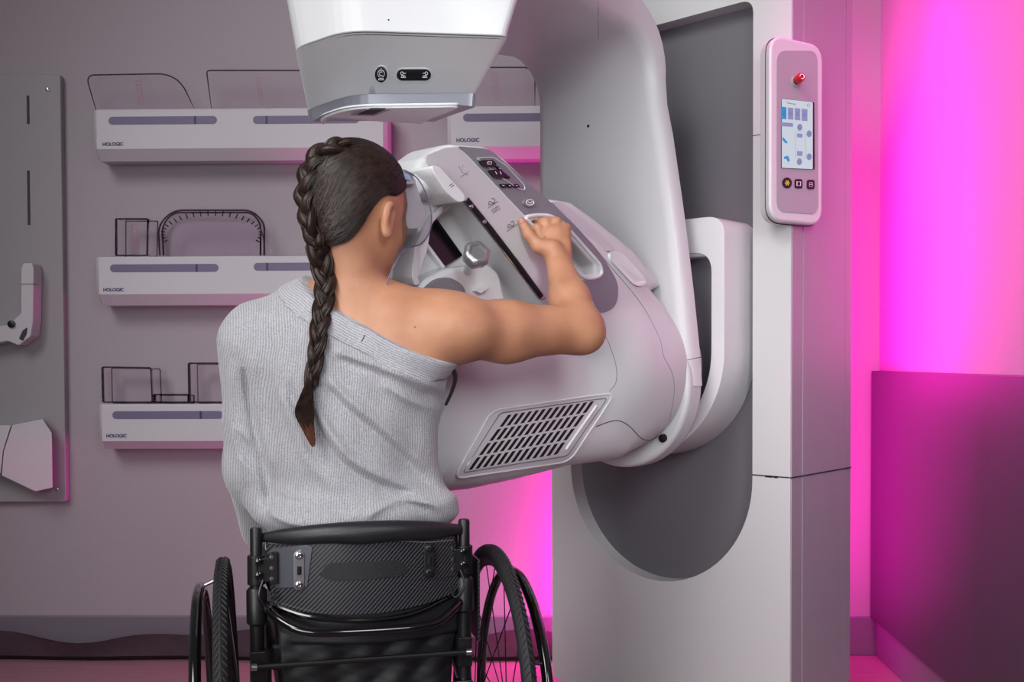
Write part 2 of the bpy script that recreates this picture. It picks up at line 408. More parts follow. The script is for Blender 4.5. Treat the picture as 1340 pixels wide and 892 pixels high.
# ------------------------------------------------------------------ room
WR = V((1, -.018, 0)).normalized(); WB = V((.018, 1, 0)).normalized()       # along / into the back wall
cornerb = PZ(1149, 856, 0)                                                   # floor corner
RD = V((74, 1350, 0)).normalized()                                           # depth direction of the right wall
def W(px, py, off=0):
    """point on the back wall, off metres in front of it"""
    return hitp(px, py, cornerb-WB*off, WB)
bm = bmesh.new(); box(bm, cornerb-WR*3.6, WR*4.2, WB*.1, ZZ*2.7); tag(fin('wall_back', bm, 'wall_paint', smooth=False), kind='structure')
RN = V((RD.y, -RD.x, 0))
bm = bmesh.new(); box(bm, cornerb-RD*3.6, RD*3.6, RN*.1, ZZ*2.7); tag(fin('wall_right', bm, 'wall_paint', smooth=False), kind='structure')
bm = bmesh.new(); box(bm, V((-2.6, -.6, -.06)), V((4.9, 0, 0)), V((0, 5.2, 0)), V((0, 0, .06))); tag(fin('floor', bm, 'floor_laminate', smooth=False), kind='structure')
zt = W(400, 805).z
bm = bmesh.new(); box(bm, cornerb-WR*3.6-WB*.012, WR*3.6, WB*.012, ZZ*zt); tag(fin('baseboard_back', bm, 'baseboard_vinyl', bevel=.003), kind='structure')
bm = bmesh.new(); box(bm, cornerb-RD*3.6-RN*.012, RD*3.58, RN*.012, ZZ*zt); tag(fin('baseboard_right', bm, 'baseboard_vinyl', bevel=.003), kind='structure')
zw = hitp(1155, 485, cornerb, RN).z
bm = bmesh.new(); box(bm, cornerb-RD*3.6-RN*.03+ZZ*zt, RD*3.585, RN*.03, ZZ*(zw-zt)); tag(fin('trim_1', bm, 'grey_paint', bevel=.003), kind='structure')
# dark edge of loose floor covering rolled up along the back wall
bm = bmesh.new(); rings = []
for i in range(90):
    t = i/89; c = cornerb-WR*(3.3-2.9*t); hgt = .075+.018*math.sin(t*19)+.010*math.sin(t*43+1)-.012*t
    pr = [(.02, 0), (.075, 0), (.095, .018), (.085, hgt*.55), (.05, hgt), (.02, hgt*.9)]
    rings.append([c-WB*(a+.006*math.sin(t*30+b*20))+ZZ*b for a, b in pr])
loft(bm, rings); tag(fin('floor_covering_roll', bm, 'floor_rim'), 'dark rolled up edge of floor covering along the foot of the back wall', 'floor covering')

# ------------------------------------------------------------------ wall shelves
def shelf(xl, xr, yt, yf, yb, slots, logo, label, endcap=True):
    """white ledge: yt top edge, yf lower edge of the face, yb underside"""
    dep = .11
    a, b = W(xl, yt, dep), W(xr, yt, dep); f = W(xl, yf, dep).z; u = W(xl, yb, dep).z; top = a.z
    Lx = (b-a).dot(WR); base = W(xl, yt, 0); base.z = u
    sh = empty('wall_shelf', W((xl+xr)/2, yb, 0), label, 'shelf', 'white slotted ledges on the back wall')
    wl = (V((a.x, a.y, 0))-cornerb)
    o = cornerb+WR*wl.dot(WR)
    prof = [(0.0, u+.012), (0, top-.02), (.05, top-.02), (.052, top-.004), (dep-.03, top-.004), (dep-.03, top), (dep-.004, top), (dep, top-.005), (dep, f), (dep-.03, u), (.02, u)]
    bm = bmesh.new(); i0 = .012
    def ring(t, ins): return [o+WR*t-WB*max(.0005, d-ins*(1 if d > .05 else 0))+ZZ*(z+(ins if z < f+.001 else 0)) for d, z in prof]
    loft(bm, [ring(0, i0), ring(i0, 0), ring(Lx-i0, 0), ring(Lx, i0)])
    body = fin('ledge', bm, 'shelf_white', sh)
    for k, (s0, s1, sy) in enumerate(slots):
        p, q = W(s0, sy, dep), W(s1, sy, dep); hh = .0125
        c0 = (p-o).dot(WR); c1 = (q-o).dot(WR); zc = p.z
        lp = arc(c0+hh, zc, hh, 90, 270, 10)+arc(c1-hh, zc, hh, -90, 90, 10)
        bm = bmesh.new(); prism(bm, [lp], lambda x, z: o+WR*x-WB*(dep-.004)+ZZ*z, lambda x, z: o+WR*x-WB*(dep+.0008)+ZZ*z)
        sl = fin('slot', bm, 'slot_purple', sh)
        m_ = c0+(c1-c0)*(.79 if k == 0 else .12)
        bm = bmesh.new(); box(bm, o+WR*m_-WB*(dep+.0016)+ZZ*(zc-hh), WR*.006, WB*.002, ZZ*hh*2)
        fin('slot_mark', bm, 'logo_navy', sl)
    if logo:
        lp_ = W(logo[0], logo[1], dep+.0008)
        text_mesh('logo', 'HOLOGIC', .0145*logo[2], lp_, WR, ZZ, 'logo_navy', sh, .0004, .0004)
    return sh, o, top
S1 = shelf(121, 506, 143, 195, 209, [(142, 284, 158), (331, 470, 157)], (134, 190.5, 1), 'long white slotted shelf, topmost on the left of the wall')
S2 = shelf(124, 506, 336, 385, 399, [(144, 286, 351), (332, 470, 349)], (135, 381, 1), 'white slotted shelf, middle one, behind the braided head')
S3 = shelf(128, 506, 529, 577, 588, [(147, 292, 543), (330, 470, 542)], (139, 572, 1), 'white slotted shelf, lowest one, left of the grey top')
S4 = shelf(585, 960, 139, 192, 206, [(606, 740, 154), (780, 915, 154)], (597, 185.5, 1.1), 'white slotted shelf on the right, seen under the overhead arm')

# ------------------------------------------------------------------ clear plastic compression paddles
def pane(bm, pts, y0, y1):
    prism(bm, [pts], lambda x, z: PLO+WR*x-WB*y0+ZZ*z, lambda x, z: PLO+WR*x-WB*y1+ZZ*z)
PLO = V((cornerb.x, cornerb.y, 0))
def wx(px, py, off): p = W(px, py, off); return V(((p-PLO).dot(WR), p.z))
def edge_tube(bm, pts, off, r=.0022, closed=False):
    tube(bm, [PLO+WR*p[0]-WB*off+ZZ*p[1] for p in pts], r, 6, closed)
def paddle(label, px_pts, r, off=.085, thick=.003, scale_x=None, side=0, depth=.0):
    base = W(sum(p[0] for p in px_pts)/len(px_pts), max(p[1] for p in px_pts), off)
    t = empty('compression_paddle', base, label, 'paddle', 'clear plastic paddles on the wall shelves')
    pts = rpoly([wx(x, y, off) for x, y in px_pts], r, 8)
    bm = bmesh.new(); pane(bm, pts, off-thick, off); fin('plate', bm, 'acrylic', t)
    bm = bmesh.new(); edge_tube(bm, pts, off-thick/2, closed=True); fin('rim', bm, 'acrylic_edge', t)
    if side:   # walls of the tray running back to the wall
        bm = bmesh.new()
        n = len(pts); a = [PLO+WR*p[0]-WB*off+ZZ*p[1] for p in pts]; b = [PLO+WR*(p[0]+side)-WB*(off-depth)+ZZ*(p[1]-.004) for p in pts]
        va = [bm.verts.new(p) for p in a]; vb = [bm.verts.new(p) for p in b]
        for i in range(n-1): bm.faces.new((va[i], va[i+1], vb[i+1], vb[i]))
        o = fin('side_wall', bm, 'acrylic', t); s_ = o.modifiers.new('t', 'SOLIDIFY'); s_.thickness = .002
        bm = bmesh.new(); tube(bm, b, .0018, 6, True); fin('rear_rim', bm, 'acrylic_edge', t)
    if scale_x:
        x0, y0, y1 = scale_x; bm = bmesh.new(); nn_ = 6
        for k in range(nn_):
            c = W(x0+k*.7, y0+(y1-y0)*k/nn_, off+.001); w_ = .015; h_ = .0048
            lp = [c+WR*a+ZZ*b for a, b in ((-w_/2, -h_), (w_/2, -h_), (w_/2, h_), (-w_/2, h_))]
            tube(bm, lp, .0008, 4, True)
        fin('scale_marks', bm, 'pink_mark', t)
    return t
mat('pink_mark', (190, 120, 140), .5)
paddle('large clear paddle with a slanting right side, leftmost on the top shelf', [(126, 146), (112, 98), (232, 96), (256, 146)], [0, .03, .07, 0], scale_x=(181, 108, 142))
paddle('wide square clear paddle half hidden by the tube head, on the top shelf', [(277, 146), (270, 92), (440, 92), (440, 146)], [0, .012, .012, 0], scale_x=(338, 104, 140))
paddle('clear paddle on the right hand shelf, seen under the overhead arm', [(560, 143), (560, 88), (692, 88), (700, 100), (700, 143)], [0, .02, .02, .01, 0], scale_x=(647, 98, 136))
paddle('small narrow clear paddle at the left of the middle shelf', [(151, 334), (151, 286), (193, 286), (192, 334)], .003, scale_x=(176, 296, 328), side=.022, depth=.03)
paddle('small clear paddle with notched right side, leftmost on the lowest shelf', [(134, 526), (133, 480), (197, 481), (199, 526)], .006, side=.02, depth=.03)
paddle('small clear paddle next to the sleeve, on the lowest shelf', [(247, 526), (246, 475), (312, 475), (312, 526)], .006, side=.02, depth=.03)
paddle('low flat clear paddle between two taller ones, on the lowest shelf', [(201, 526), (201, 516), (246, 516), (246, 526)], .002, side=.01, depth=.03)
# the big round-shouldered tray
t = empty('breast_tray', W(277, 334, .08), 'wide round shouldered clear tray with ribbed rim, middle shelf', 'tray')
for nm, ins, off, m_ in (('front_shell', 0, .095, 'acrylic'), ('rear_shell', 5, .03, 'acrylic')):
    pp = [(209+ins, 334), (207+ins, 295), (226, 275+ins*.6), (330, 275+ins*.6), (346-ins, 292), (346-ins, 334)]
    pts = rpoly([wx(x, y, off) for x, y in pp], [0, .03, .04, .04, .02, 0], 8)
    bm = bmesh.new(); pane(bm, pts, off-.003, off); fin(nm, bm, m_, t)
    bm = bmesh.new(); edge_tube(bm, pts, off, .003); fin('rim', bm, 'acrylic_edge', t)
bm = bmesh.new()
for k in range(26):
    a = math.radians(200-k*220/25); c = W(277+62*math.cos(a), 306-24*math.sin(a), .07); d = W(277+66*math.cos(a), 306-30*math.sin(a), .09)
    tube(bm, [c, d], .002, 5)
fin('rim_ribs', bm, 'acrylic_edge', t)
bm = bmesh.new(); pp = [W(x, y, .097) for x, y in ((345, 334), (345, 315), (342, 302), (338, 297))]; tube(bm, smoothpath(pp, 5), .0022, 6); fin('dark_edge', bm, 'black_plastic', t)

# ------------------------------------------------------------------ wall panel at the far left
t = empty('wall_rack_panel', W(30, 657, 0), 'tall white slotted rack panel on the wall at the far left', 'rack')
bm = bmesh.new(); p0 = W(-60, 657, .028); p1 = W(79, 97, .028)
lp = rpoly([V(((p0-PLO).dot(WR), p0.z)), V(((p1-PLO).dot(WR), p0.z)), V(((p1-PLO).dot(WR), p1.z)), V(((p0-PLO).dot(WR), p1.z))], .01, 4)
pane(bm, lp, .0005, .028); fin('panel', bm, 'rack_grey', t, .004)
for (x, y0, y1) in ((37, 125, 162), (38, 223, 294)):
    bm = bmesh.new(); a = W(x, y1, .029); b = W(x, y0, .029); box(bm, a-WR*.004-WB*.0008, WR*.008, WB*.004, ZZ*(b.z-a.z)); fin('slot', bm, 'seam_dark', t)
bm = bmesh.new(); lathe(bm, W(62, 117, .028), -WB, [(0, .006), (.003, .006), (.004, .004)], 12); fin('screw', bm, 'chrome', t)
bm = bmesh.new(); lathe(bm, W(75, 640, .028), -WB, [(0, .006), (.003, .006), (.004, .004)], 12); fin('screw', bm, 'chrome', t)
# hooked bracket
t = empty('holder_bracket', W(33, 450, .03), 'hooked white holder bracket on the rack panel, pink lit', 'bracket')
bm = bmesh.new(); pl = [(-50, 433), (10, 425), (27, 410), (27, 352), (30, 344), (42, 344), (44, 352), (43, 420), (40, 440), (24, 452), (10, 446), (-50, 458)]
pts = rpoly([wx(x, y, .09) for x, y in pl], .006, 4); pane(bm, pts, .03, .09); fin('arm', bm, 'shelf_white', t, .004)
bm = bmesh.new(); box(bm, W(27, 372, .0905), WR*.042, WB*.02, ZZ*.002); fin('joint_line', bm, 'seam_dark', t)
bm = bmesh.new(); lathe(bm, W(16, 424, .088), -WB, [(0, .012), (.008, .012), (.010, .008)], 16); fin('knob', bm, 'black_plastic', t)
bm = bmesh.new(); pts = rpoly([wx(x, y, .09) for x, y in [(25, 443), (30, 432), (36, 428), (35, 437), (30, 446)]], .003, 3); pane(bm, pts, .08, .0912); fin('opening', bm, 'seam_dark', t)
# angular box
t = empty('holder_box', W(35, 643, .03), 'angular white holder box at the foot of the rack panel, pink side', 'holder')
bm = bmesh.new()
def q3(px, py, off): return W(px, py, off)
fr = [q3(16, 556, .10), q3(56, 548, .10), q3(68, 566, .09), q3(69, 638, .09), q3(46, 643, .11), q3(2, 622, .12), q3(5, 590, .12)]
bk = [q3(16, 556, .029), q3(56, 548, .029), q3(68, 566, .029), q3(69, 638, .029), q3(46, 643, .029), q3(2, 622, .029), q3(5, 590, .029)]
loft(bm, [bk, fr]); fin('side_face', bm, 'shelf_white', t, .003)
bm = bmesh.new(); fr = [q3(-60, 556, .10), q3(15, 556, .10), q3(4, 590, .12), q3(1, 620, .12), q3(-60, 600, .12)]; bk = [q3(-60, 556, .029), q3(15, 556, .029), q3(4, 590, .029), q3(1, 620, .029), q3(-60, 600, .029)]
loft(bm, [bk, fr]); fin('body', bm, 'shelf_white', t, .003)
# ------------------------------------------------------------------ mammography machine
MM = empty('mammography_machine', M(.39, 0, 0), 'tall white mammography machine with overhead tube arm and grey back plate', 'medical machine')
UR = uv(PN(1034, 700, 0))[0]; COLTOP = 2.02
hl, hr = uv(PN(747, 620, 0))[0], uv(PN(985, 400, 0))[0]; hc = (hl+hr)/2; hrad = (hr-hl)/2
hb = uv(PN(875, 762, 0))[2]; htop = uv(PN(967, 3.6, 0))[2]; hz = hb+hrad
hole = arc(hc, hz, hrad, 180, 360, 40)+rpoly([(hr, htop-.2), (hr, htop), (hl, htop), (hl, htop-.2)], [0, .035, .035, 0], 8)[1:-1]
zj = uv(PN(1010, 623, 0))[2]; zj2 = uv(PN(995, 176, 0))[2]
FT = .09
outer = rpoly([(0, .03), (UR, .03), (UR, COLTOP), (0, COLTOP)], [.035, .004, .01, .03], 6)
bm = bmesh.new(); prism(bm, [outer, hole], lambda u, z: M(u, -FT, z), lambda u, z: M(u, 0, z))
col = fin('column', bm, 'column_white', MM, .007, 3)
bm = bmesh.new(); box(bm, M(.012, -.33, .03), UU*(UR-.016), NN*(.33-FT), ZZ*(COLTOP-.03)); fin('column_housing', bm, 'column_shaded', MM, .008, 3)
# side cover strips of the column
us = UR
bm = bmesh.new(); box(bm, M(us-.004, -.055, .032), UU*.006, NN*.052, ZZ*(COLTOP-.034)); fin('corner_strip', bm, 'column_shaded', MM, .0015)
bm = bmesh.new(); box(bm, M(us-.006, -.288, .032), UU*.008, NN*.229, ZZ*(COLTOP-.034)); fin('side_cover', bm, 'column_shaded', MM, .0015)
bm = bmesh.new(); box(bm, M(us-.006, -.328, .032), UU*.007, NN*.037, ZZ*(COLTOP-.034)); fin('rear_strip', bm, 'column_shaded', MM, .0015)
bm = bmesh.new()
box(bm, M(hr, .0004, zj-.0016), UU*(UR-hr-.004), -NN*.02, ZZ*.0032); fin('panel_seam', bm, 'seam_dark', MM); bm = bmesh.new(); box(bm, M(us+.0028, -.328, zj-.0016), -UU*.01, NN*.328, ZZ*.0032)
fin('panel_seam', bm, 'seam_dark', MM); bm = bmesh.new(); box(bm, M(hr, .0004, zj2-.001), UU*.028, -NN*.02, ZZ*.002)
fin('panel_seam', bm, 'seam_dark', MM)
bm = bmesh.new(); box(bm, M(hr+.035, .0007, zj-.0035), UU*.02, -NN*.02, ZZ*.005); box(bm, M(hr+.058, .0007, zj-.0035), UU*.012, -NN*.02, ZZ*.005); fin('latch', bm, 'hole_black', MM)
bm = bmesh.new(); box(bm, M(.05, -.3, 0), UU*(UR-.1), NN*.26, ZZ*.03); fin('base_plinth', bm, 'black_plastic', MM)
# recess: back plate
sc = lambda k: arc(hc, hz, hrad+k, 180, 360, 40)+rpoly([(hr+k, htop-.2), (hr+k, htop+k), (hl-k, htop+k), (hl-k, htop-.2)], [0, .035, .035, 0], 8)[1:-1]
bm = bmesh.new(); prism(bm, [sc(.01)], lambda u, z: M(u, -.085, z), lambda u, z: M(u, -.05, z)); fin('back_plate', bm, 'plate_grey', MM)
# mount that slides in the recess
mz = uv(PN(850, 601, .10))[2]+.275; mc = .365; mr = .272; mt = uv(PN(950, 281, .10))[2]
def ushape(c, z0, r, top, w): return arc(c, z0, r, 180, 360, 36)+rpoly([(c+r, z0), (c+r, top), (c-r, top), (c-r, z0)], [0, .05, .05, 0], 8)[1:-1]
bm = bmesh.new(); outer = ushape(mc, mz, mr, mt, .0); inner = ushape(mc, mz, mr-.036, mt-.085, .0)
prism(bm, [outer, inner[::-1]], lambda u, z: M(u, -.048, z), lambda u, z: M(u, .1, z)); mount = fin('arm_mount', bm, 'white_gloss', MM, .014, 4)
bm = bmesh.new(); prism(bm, [ushape(mc, mz, mr-.03, mt-.05, .0)], lambda u, z: M(u, -.045, z), lambda u, z: M(u, .045, z)); fin('mount_core', bm, 'groove_dark', MM, .004)
bm = bmesh.new(); prism(bm, [rpoly([(mc-.24, mt-.095), (mc+.237, mt-.095), (mc+.237, mt-.004), (mc-.24, mt-.004)], .01, 4)], lambda u, z: M(u, -.04, z), lambda u, z: M(u, .094, z)); fin('mount_cap', bm, 'white_gloss', MM, .01, 3)
# ---- C arm: slab rising from the turning disc
def pn(L, n): return [uv(PN(x, y, n))[0::2] for x, y in L]
edge = pn([(919, 500), (917, 468), (908, 380), (896, 280), (880, 170), (868, 110), (858, 70)], .165)
rz = mz-.03; 
oc = (.412, edge[0][1]-.008); orr = edge[0][0]-oc[0]
lft = .138
right = [(u, z) for u, z in edge]
ztop = 1.80
def uR(z):
    zs = [p[1] for p in right]; us_ = [p[0] for p in right]; return float(np.interp(z, zs, us_))
# path of the arm in the (n, z) plane with half thickness and u range
path = []
for z in np.linspace(oc[1], 1.58, 10): path.append((.19, z, 0, .03, lft, uR(z)))
ci, cz_, cr = .19+.14, 1.64, .14
for a in np.linspace(0, 90, 10):
    aa = math.radians(a); z = cz_+cr*math.sin(aa)*1.0; k = a/90
    path.append((ci-cr*math.cos(aa), z, a, .03+.018*k, lft, uR(1.6)*(1-k)+(.52)*k))
for n in np.linspace(.42, .66, 5): path.append((n, cz_+cr, 90, .048+.012*(n-.36)/.3, lft-.02, .52+.10*(n-.36)/.3))
for n in np.linspace(.70, .88, 4): path.append((n, cz_+cr, 90, .060, lft+.02, .60-(n-.66)*.4))
rings = []
for (n, z, a, th, u0, u1) in path:
    aa = math.radians(a); tn, tz = math.cos(aa), -math.sin(aa)         # towards the inside of the C
    inn = (n+tn*th, z+tz*th); out = (n-tn*th*1.0, z-tz*th*1.0); c = .012
    sec = rpoly([(u0, 0), (u1-.012, 0), (u1+.010, 1), (u0-.0, 1)], [.0, .0, .0, .0], 1)
    pts2 = [(u0+.03, inn, 0), (u1-.03, inn, 0), (u1-.006, inn, .006), (u1+.004, inn, .022), (u1+.004, out, -.012), (u1-.012, out, 0), (u0+.02, out, 0), (u0, out, -.015), (u0, inn, .022), (u0+.008, inn, .008)]
    rings.append([M(u, p[0]-tn*d, p[1]-tz*d) for u, p, d in pts2])
bm = bmesh.new(); loft(bm, rings); arm = fin('tube_arm', bm, 'white_plastic', MM, ang=50)
# turning disc
bm = bmesh.new(); disc = arc(oc[0], oc[1], orr, 0, 360, 64)[:-1]
prism(bm, [disc], lambda u, z: M(u, .162, z), lambda u, z: M(u, .222, z)); fin('turning_disc', bm, 'white_plastic', MM, .012, 3)
bm = bmesh.new(); lathe(bm, M(oc[0]-.02, .04, oc[1]), NN, [(0, orr-.09), (.13, orr-.09)], 48); fin('disc_collar', bm, 'groove_dark', MM)
bm = bmesh.new(); tube(bm, [PN(899, 471, .2225), PN(917, 467, .2225), PN(919, 466, .18)], .0008, 5); fin('arm_seam', bm, 'seam_dark', MM)
bm = bmesh.new(); lathe(bm, PN(770, 165, .2195), NN, [(0, .004), (.0015, .004)], 12); fin('screw_hole', bm, 'hole_black', MM)

# ---- tube head
def Q(u, n, z): return M(u, n, z)
zs_ = 1.556; zb = 1.445; zt_ = 2.02
def world(x, y, z): return V((x, y, z))
def headring(z, pts, r=.03, seg=5, tilt=0):
    rp = rpoly(pts, r, seg); out = []
    for i, p in enumerate(rp):
        q = rp[(i+1) % len(rp)]
        for k in range(5): out.append(p.lerp(q, k/5))
    return [V((p.x, p.y, z+tilt*max(0, p.y-pts[0][1]-.13))) for p in out]
def between(a, b, n=6): return [[p.lerp(q, k/n) for p, q in zip(a, b)] for k in range(n+1)]
A0 = PZ(380, 64, zs_); A1 = PZ(452, 39, zs_); A2 = PZ(666, 46, zs_)
foot = [(A1.x, A1.y), (A0.x, A0.y), (A0.x+.02, A0.y+.20), (A0.x+.14, A0.y+.34), (-.21, 2.36), (-.09, 2.24), (A2.x, A2.y)]
B0 = PZ(397, 146, zb+.035); B1 = PZ(462, 124, zb+.035); B2 = PZ(627, 123, zb+.035)
footb = [(B1.x, B1.y), (B0.x, B0.y), (B0.x+.02, B0.y+.17), (B0.x+.12, B0.y+.28), (-.22, 2.26), (-.15, 2.14), (B2.x, B2.y)]
Cc0 = PZ(411, 155, zb); C1 = PZ(456, 139, zb); C2 = PZ(606, 137, zb)
footc = [(C1.x, C1.y), (Cc0.x, Cc0.y), (Cc0.x+.02, Cc0.y+.15), (Cc0.x+.11, Cc0.y+.25), (-.23, 2.20), (-.17, 2.08), (C2.x, C2.y)]
rad = [.05, .05, .06, .06, .05, .05, .02]
T1 = PZ(368, 2, 1.60); 
footT = [(A1.x-.015, A1.y-.012), (A0.x-.035, A0.y+.0), (A0.x-.01, A0.y+.22), (A0.x+.12, A0.y+.36), (-.10, 2.38), (.06, 2.30), (A2.x+.055, A2.y+.02)]
bm = bmesh.new(); loft(bm, [headring(zs_-.001, foot, rad), headring(zs_+.004, foot, rad), headring(1.66, [(a[0]*.5+b[0]*.5, a[1]*.5+b[1]*.5) for a, b in zip(foot, footT)], rad), headring(zt_, footT, rad)])
head = fin('tube_head', bm, 'white_plastic', MM, .006, 3, ang=50)
bm = bmesh.new(); loft(bm, between(headring(zb+.037, footb, rad, tilt=.3), headring(zs_-.0035, foot, rad))); hl_ = fin('tube_head_cover', bm, 'white_plastic', MM, .006, 3, ang=50)
bm = bmesh.new(); sh_ = lambda L, k: [(p[0]+( -.20-p[0])*k, p[1]+(2.05-p[1])*k) for p in L]
loft(bm, [headring(zs_-.006, sh_(foot, .02), rad), headring(zs_+.003, sh_(foot, .02), rad)]); fin('head_seam', bm, 'seam_dark', MM)
bm = bmesh.new(); loft(bm, [headring(zb, sh_(footc, -.02), rad, tilt=.42), headring(zb+.012, sh_(footb, .01), rad, tilt=.38), headring(zb+.0365, sh_(footb, -.008), rad, tilt=.3)]); fin('bumper_band', bm, 'band_grey', MM, .005, 3, ang=50)
bm = bmesh.new(); loft(bm, [headring(zb-.004, sh_(footc, .03), rad, tilt=.42), headring(zb+.004, sh_(footc, .0), rad, tilt=.42)]); bp_ = fin('beam_plate', bm, 'white_gloss', MM, .003, 2, ang=50)
bm = bmesh.new(); w = [PZ(x, y, zb-.0045) for x, y in ((459, 150), (484, 141.5), (514, 141.5), (490, 151))]
prism(bm, [[(p.x, p.y) for p in w]], lambda x, y: V((x, y, zb-.006)), lambda x, y: V((x, y, zb-.0035))); fin('beam_frame', bm, 'mid_grey', MM)
bm = bmesh.new(); w = [PZ(x, y, zb-.0062) for x, y in ((469, 149), (485, 142.6), (504, 142.6), (488, 149.5))]
prism(bm, [[(p.x, p.y) for p in w]], lambda x, y: V((x, y, zb-.0072)), lambda x, y: V((x, y, zb-.004))); fin('beam_window', bm, 'hole_black', MM)
# buttons on the head
bpy.context.view_layer.update()
def ebvh(*obs):
    vs, fs = [], []
    for o in obs:
        off = wloc(o); b = len(vs); vs += [v.co+off for v in o.data.vertices]; fs += [[b+i for i in p.vertices] for p in o.data.polygons]
    return BVHTree.FromPolygons(vs, fs)
bh = ebvh(hl_)
def ppatch(name, bv, pts, m, par, up=.001, down=.003):
    bm = bmesh.new(); patch(bm, bv, pts, up, down); return fin(name, bm, m, par, smooth=False)
def ell_px(cx, cy, rx, ry, n=20): return [(cx+rx*math.cos(2*math.pi*k/n), cy+ry*math.sin(2*math.pi*k/n)) for k in range(n)]
def pill_px(x0, x1, y0, y1, n=8):
    r = (y1-y0)/2; c = (y0+y1)/2; rx = r
    return [(x1-rx+rx*math.cos(math.radians(a)), c+r*math.sin(math.radians(a))) for a in np.linspace(-90, 90, n)]+[(x0+rx+rx*math.cos(math.radians(a)), c+r*math.sin(math.radians(a))) for a in np.linspace(90, 270, n)]
def rect_px(x0, y0, x1, y1): return [(x0, y0), (x1, y0), (x1, y1), (x0, y1)]
b = ppatch('button_rim', bh, ell_px(499.5, 96.5, 9.8, 11.6), 'white_gloss', hl_, .0015)
b = ppatch('head_button', bh, ell_px(498.6, 96.5, 8, 10.2), 'gloss_black', hl_, .0022)
def lines_px(name, bv, lines, m, par, r=.0006, lift=.0014, closed=False):
    bm = bmesh.new()
    for ln in lines: tube(bm, [hit(bv, x, y, lift)[0] for x, y in ln], r, 5, closed)
    return fin(name, bm, m, par)
def circ(cx, cy, rx, ry, a0=0, a1=360, n=14): return [(cx+rx*math.cos(math.radians(a0+(a1-a0)*k/n)), cy+ry*math.sin(math.radians(a0+(a1-a0)*k/n))) for k in range(n+1)]
lines_px('button_icon', bh, [circ(498.8, 95, 2.2, 2.6, 50, 310), circ(498.8, 95, 4.4, 4.8, 110, 430), [(498.8, 90), (498.8, 88)], [(495.4, 103), (495.8, 101.2), (502.0, 101.2), (502.4, 103), (495.4, 103)]], 'icon_white', hl_, .0005, .0028)
ppatch('button_rim', bh, pill_px(517.5, 565, 88.6, 105.6), 'white_gloss', hl_, .0015)
ppatch('head_button', bh, pill_px(519, 564, 89.8, 104.4), 'gloss_black', hl_, .0022)
lines_px('button_icon', bh, [circ(526, 94.5, 1.8, 2), [(527.5, 94), (531, 94.5)], [(525, 99.8), (526, 97.6), (530, 97.6), (531, 99.8), (525, 99.8)], [(528, 98), (528, 99.5)],
                             circ(558, 94.5, 1.8, 2), [(556.5, 94), (553, 94.5)], [(553, 99.8), (554, 97.6), (558, 97.6), (559, 99.8), (553, 99.8)], [(556, 98), (556, 99.5)]], 'icon_white', hl_, .0005, .0028)
bh2 = ebvh(head)
bm = bmesh.new(); p, n = hit(bh2, 508.5, 26); lathe(bm, p-n*.002, n, [(0, .0016), (.003, .0016)], 8); fin('pin_hole', bm, 'hole_black', MM)
ba = ebvh(arm, head)
lines_px('arm_joint_line', ba, [[(783, y) for y in range(2, 54, 6)]], 'mid_grey', MM, .0006, .0)

# ---- gantry body: one smooth moulded housing
F = Field((-.06, .10, .55), (1.12, .66, 1.42), .0055)         # axes: n, u, z
def pu(L, u): return [uv(PU(x, y, u))[1:] for x, y in L]
UB, UC = .555, .57
low = pu([(560, 455), (640, 450), (720, 430), (790, 395), (850, 380), (884, 415), (897, 470), (895, 530), (868, 580), (832, 604), (770, 612), (700, 631), (640, 644), (600, 648), (575, 640), (563, 612), (558, 560)], UB)
F.slab(low, .20, UB, .075, 0)
con = pu([(585, 200), (597, 187), (640, 190), (664, 205), (725, 264), (800, 327), (846, 365), (874, 400), (880, 450), (800, 470), (740, 440)], UC)
F.slab(con, .42, UC, .022, .03)
shell = pu([(545, 262), (549, 225), (562, 205), (585, 190), (640, 192), (664, 207), (720, 300), (600, 260)], UC-.01)
F.slab(shell, .43, UC-.012, .03, .012)
rec = pu([(533, 300), (540, 235), (570, 205), (640, 215), (760, 420), (740, 470), (600, 470), (556, 420), (543, 370)], UC-.075)
F.slab(rec, .41, UC-.075, .02, .01)
# round transition towards the turning disc
cc = uv(PN(792, 480, .25)); cz0 = .945
F.cone((.20, .425, cz0), (.36, .43, cz0), .180, .185, .03)
F.ell((.30, .50, .90), (.17, .10, .12), None, .04)
# bulge lower right and the waist left of it
q = uv(PU(842, 520, UB)); F.ell((q[1], .50, q[2]), (.10, .085, .10), None, .03)
# top cover that stands off the arm on the far side
top = pu([(705, 262), (730, 266), (760, 287), (812, 328), (850, 375), (800, 400), (700, 300)], .50)
F.slab(top, .33, .545, .02, .01)
# hand pocket pressed into the console
pk = pu([(664, 292), (655, 291), (668, 297), (736, 352), (757, 361), (776, 356), (776, 348), (722, 291), (690, 288)], UC)
pocket = pu([(693, 289), (718, 287), (731, 294), (779, 347), (780, 357), (766, 359), (750, 342)], UC)
F.slab(pocket, UC-.048, UC+.05, .006, .004, 'sub')
T = lambda v: np.array(OO)+v[:, 1:2]*np.array(UU)+v[:, 0:1]*np.array(NN)+v[:, 2:3]*np.array(ZZ)
me = F.mesh('gantry_body', T, 1); body = finme('gantry_body', me, 'white_plastic', MM, ang=60)
bb = ebvh(body)

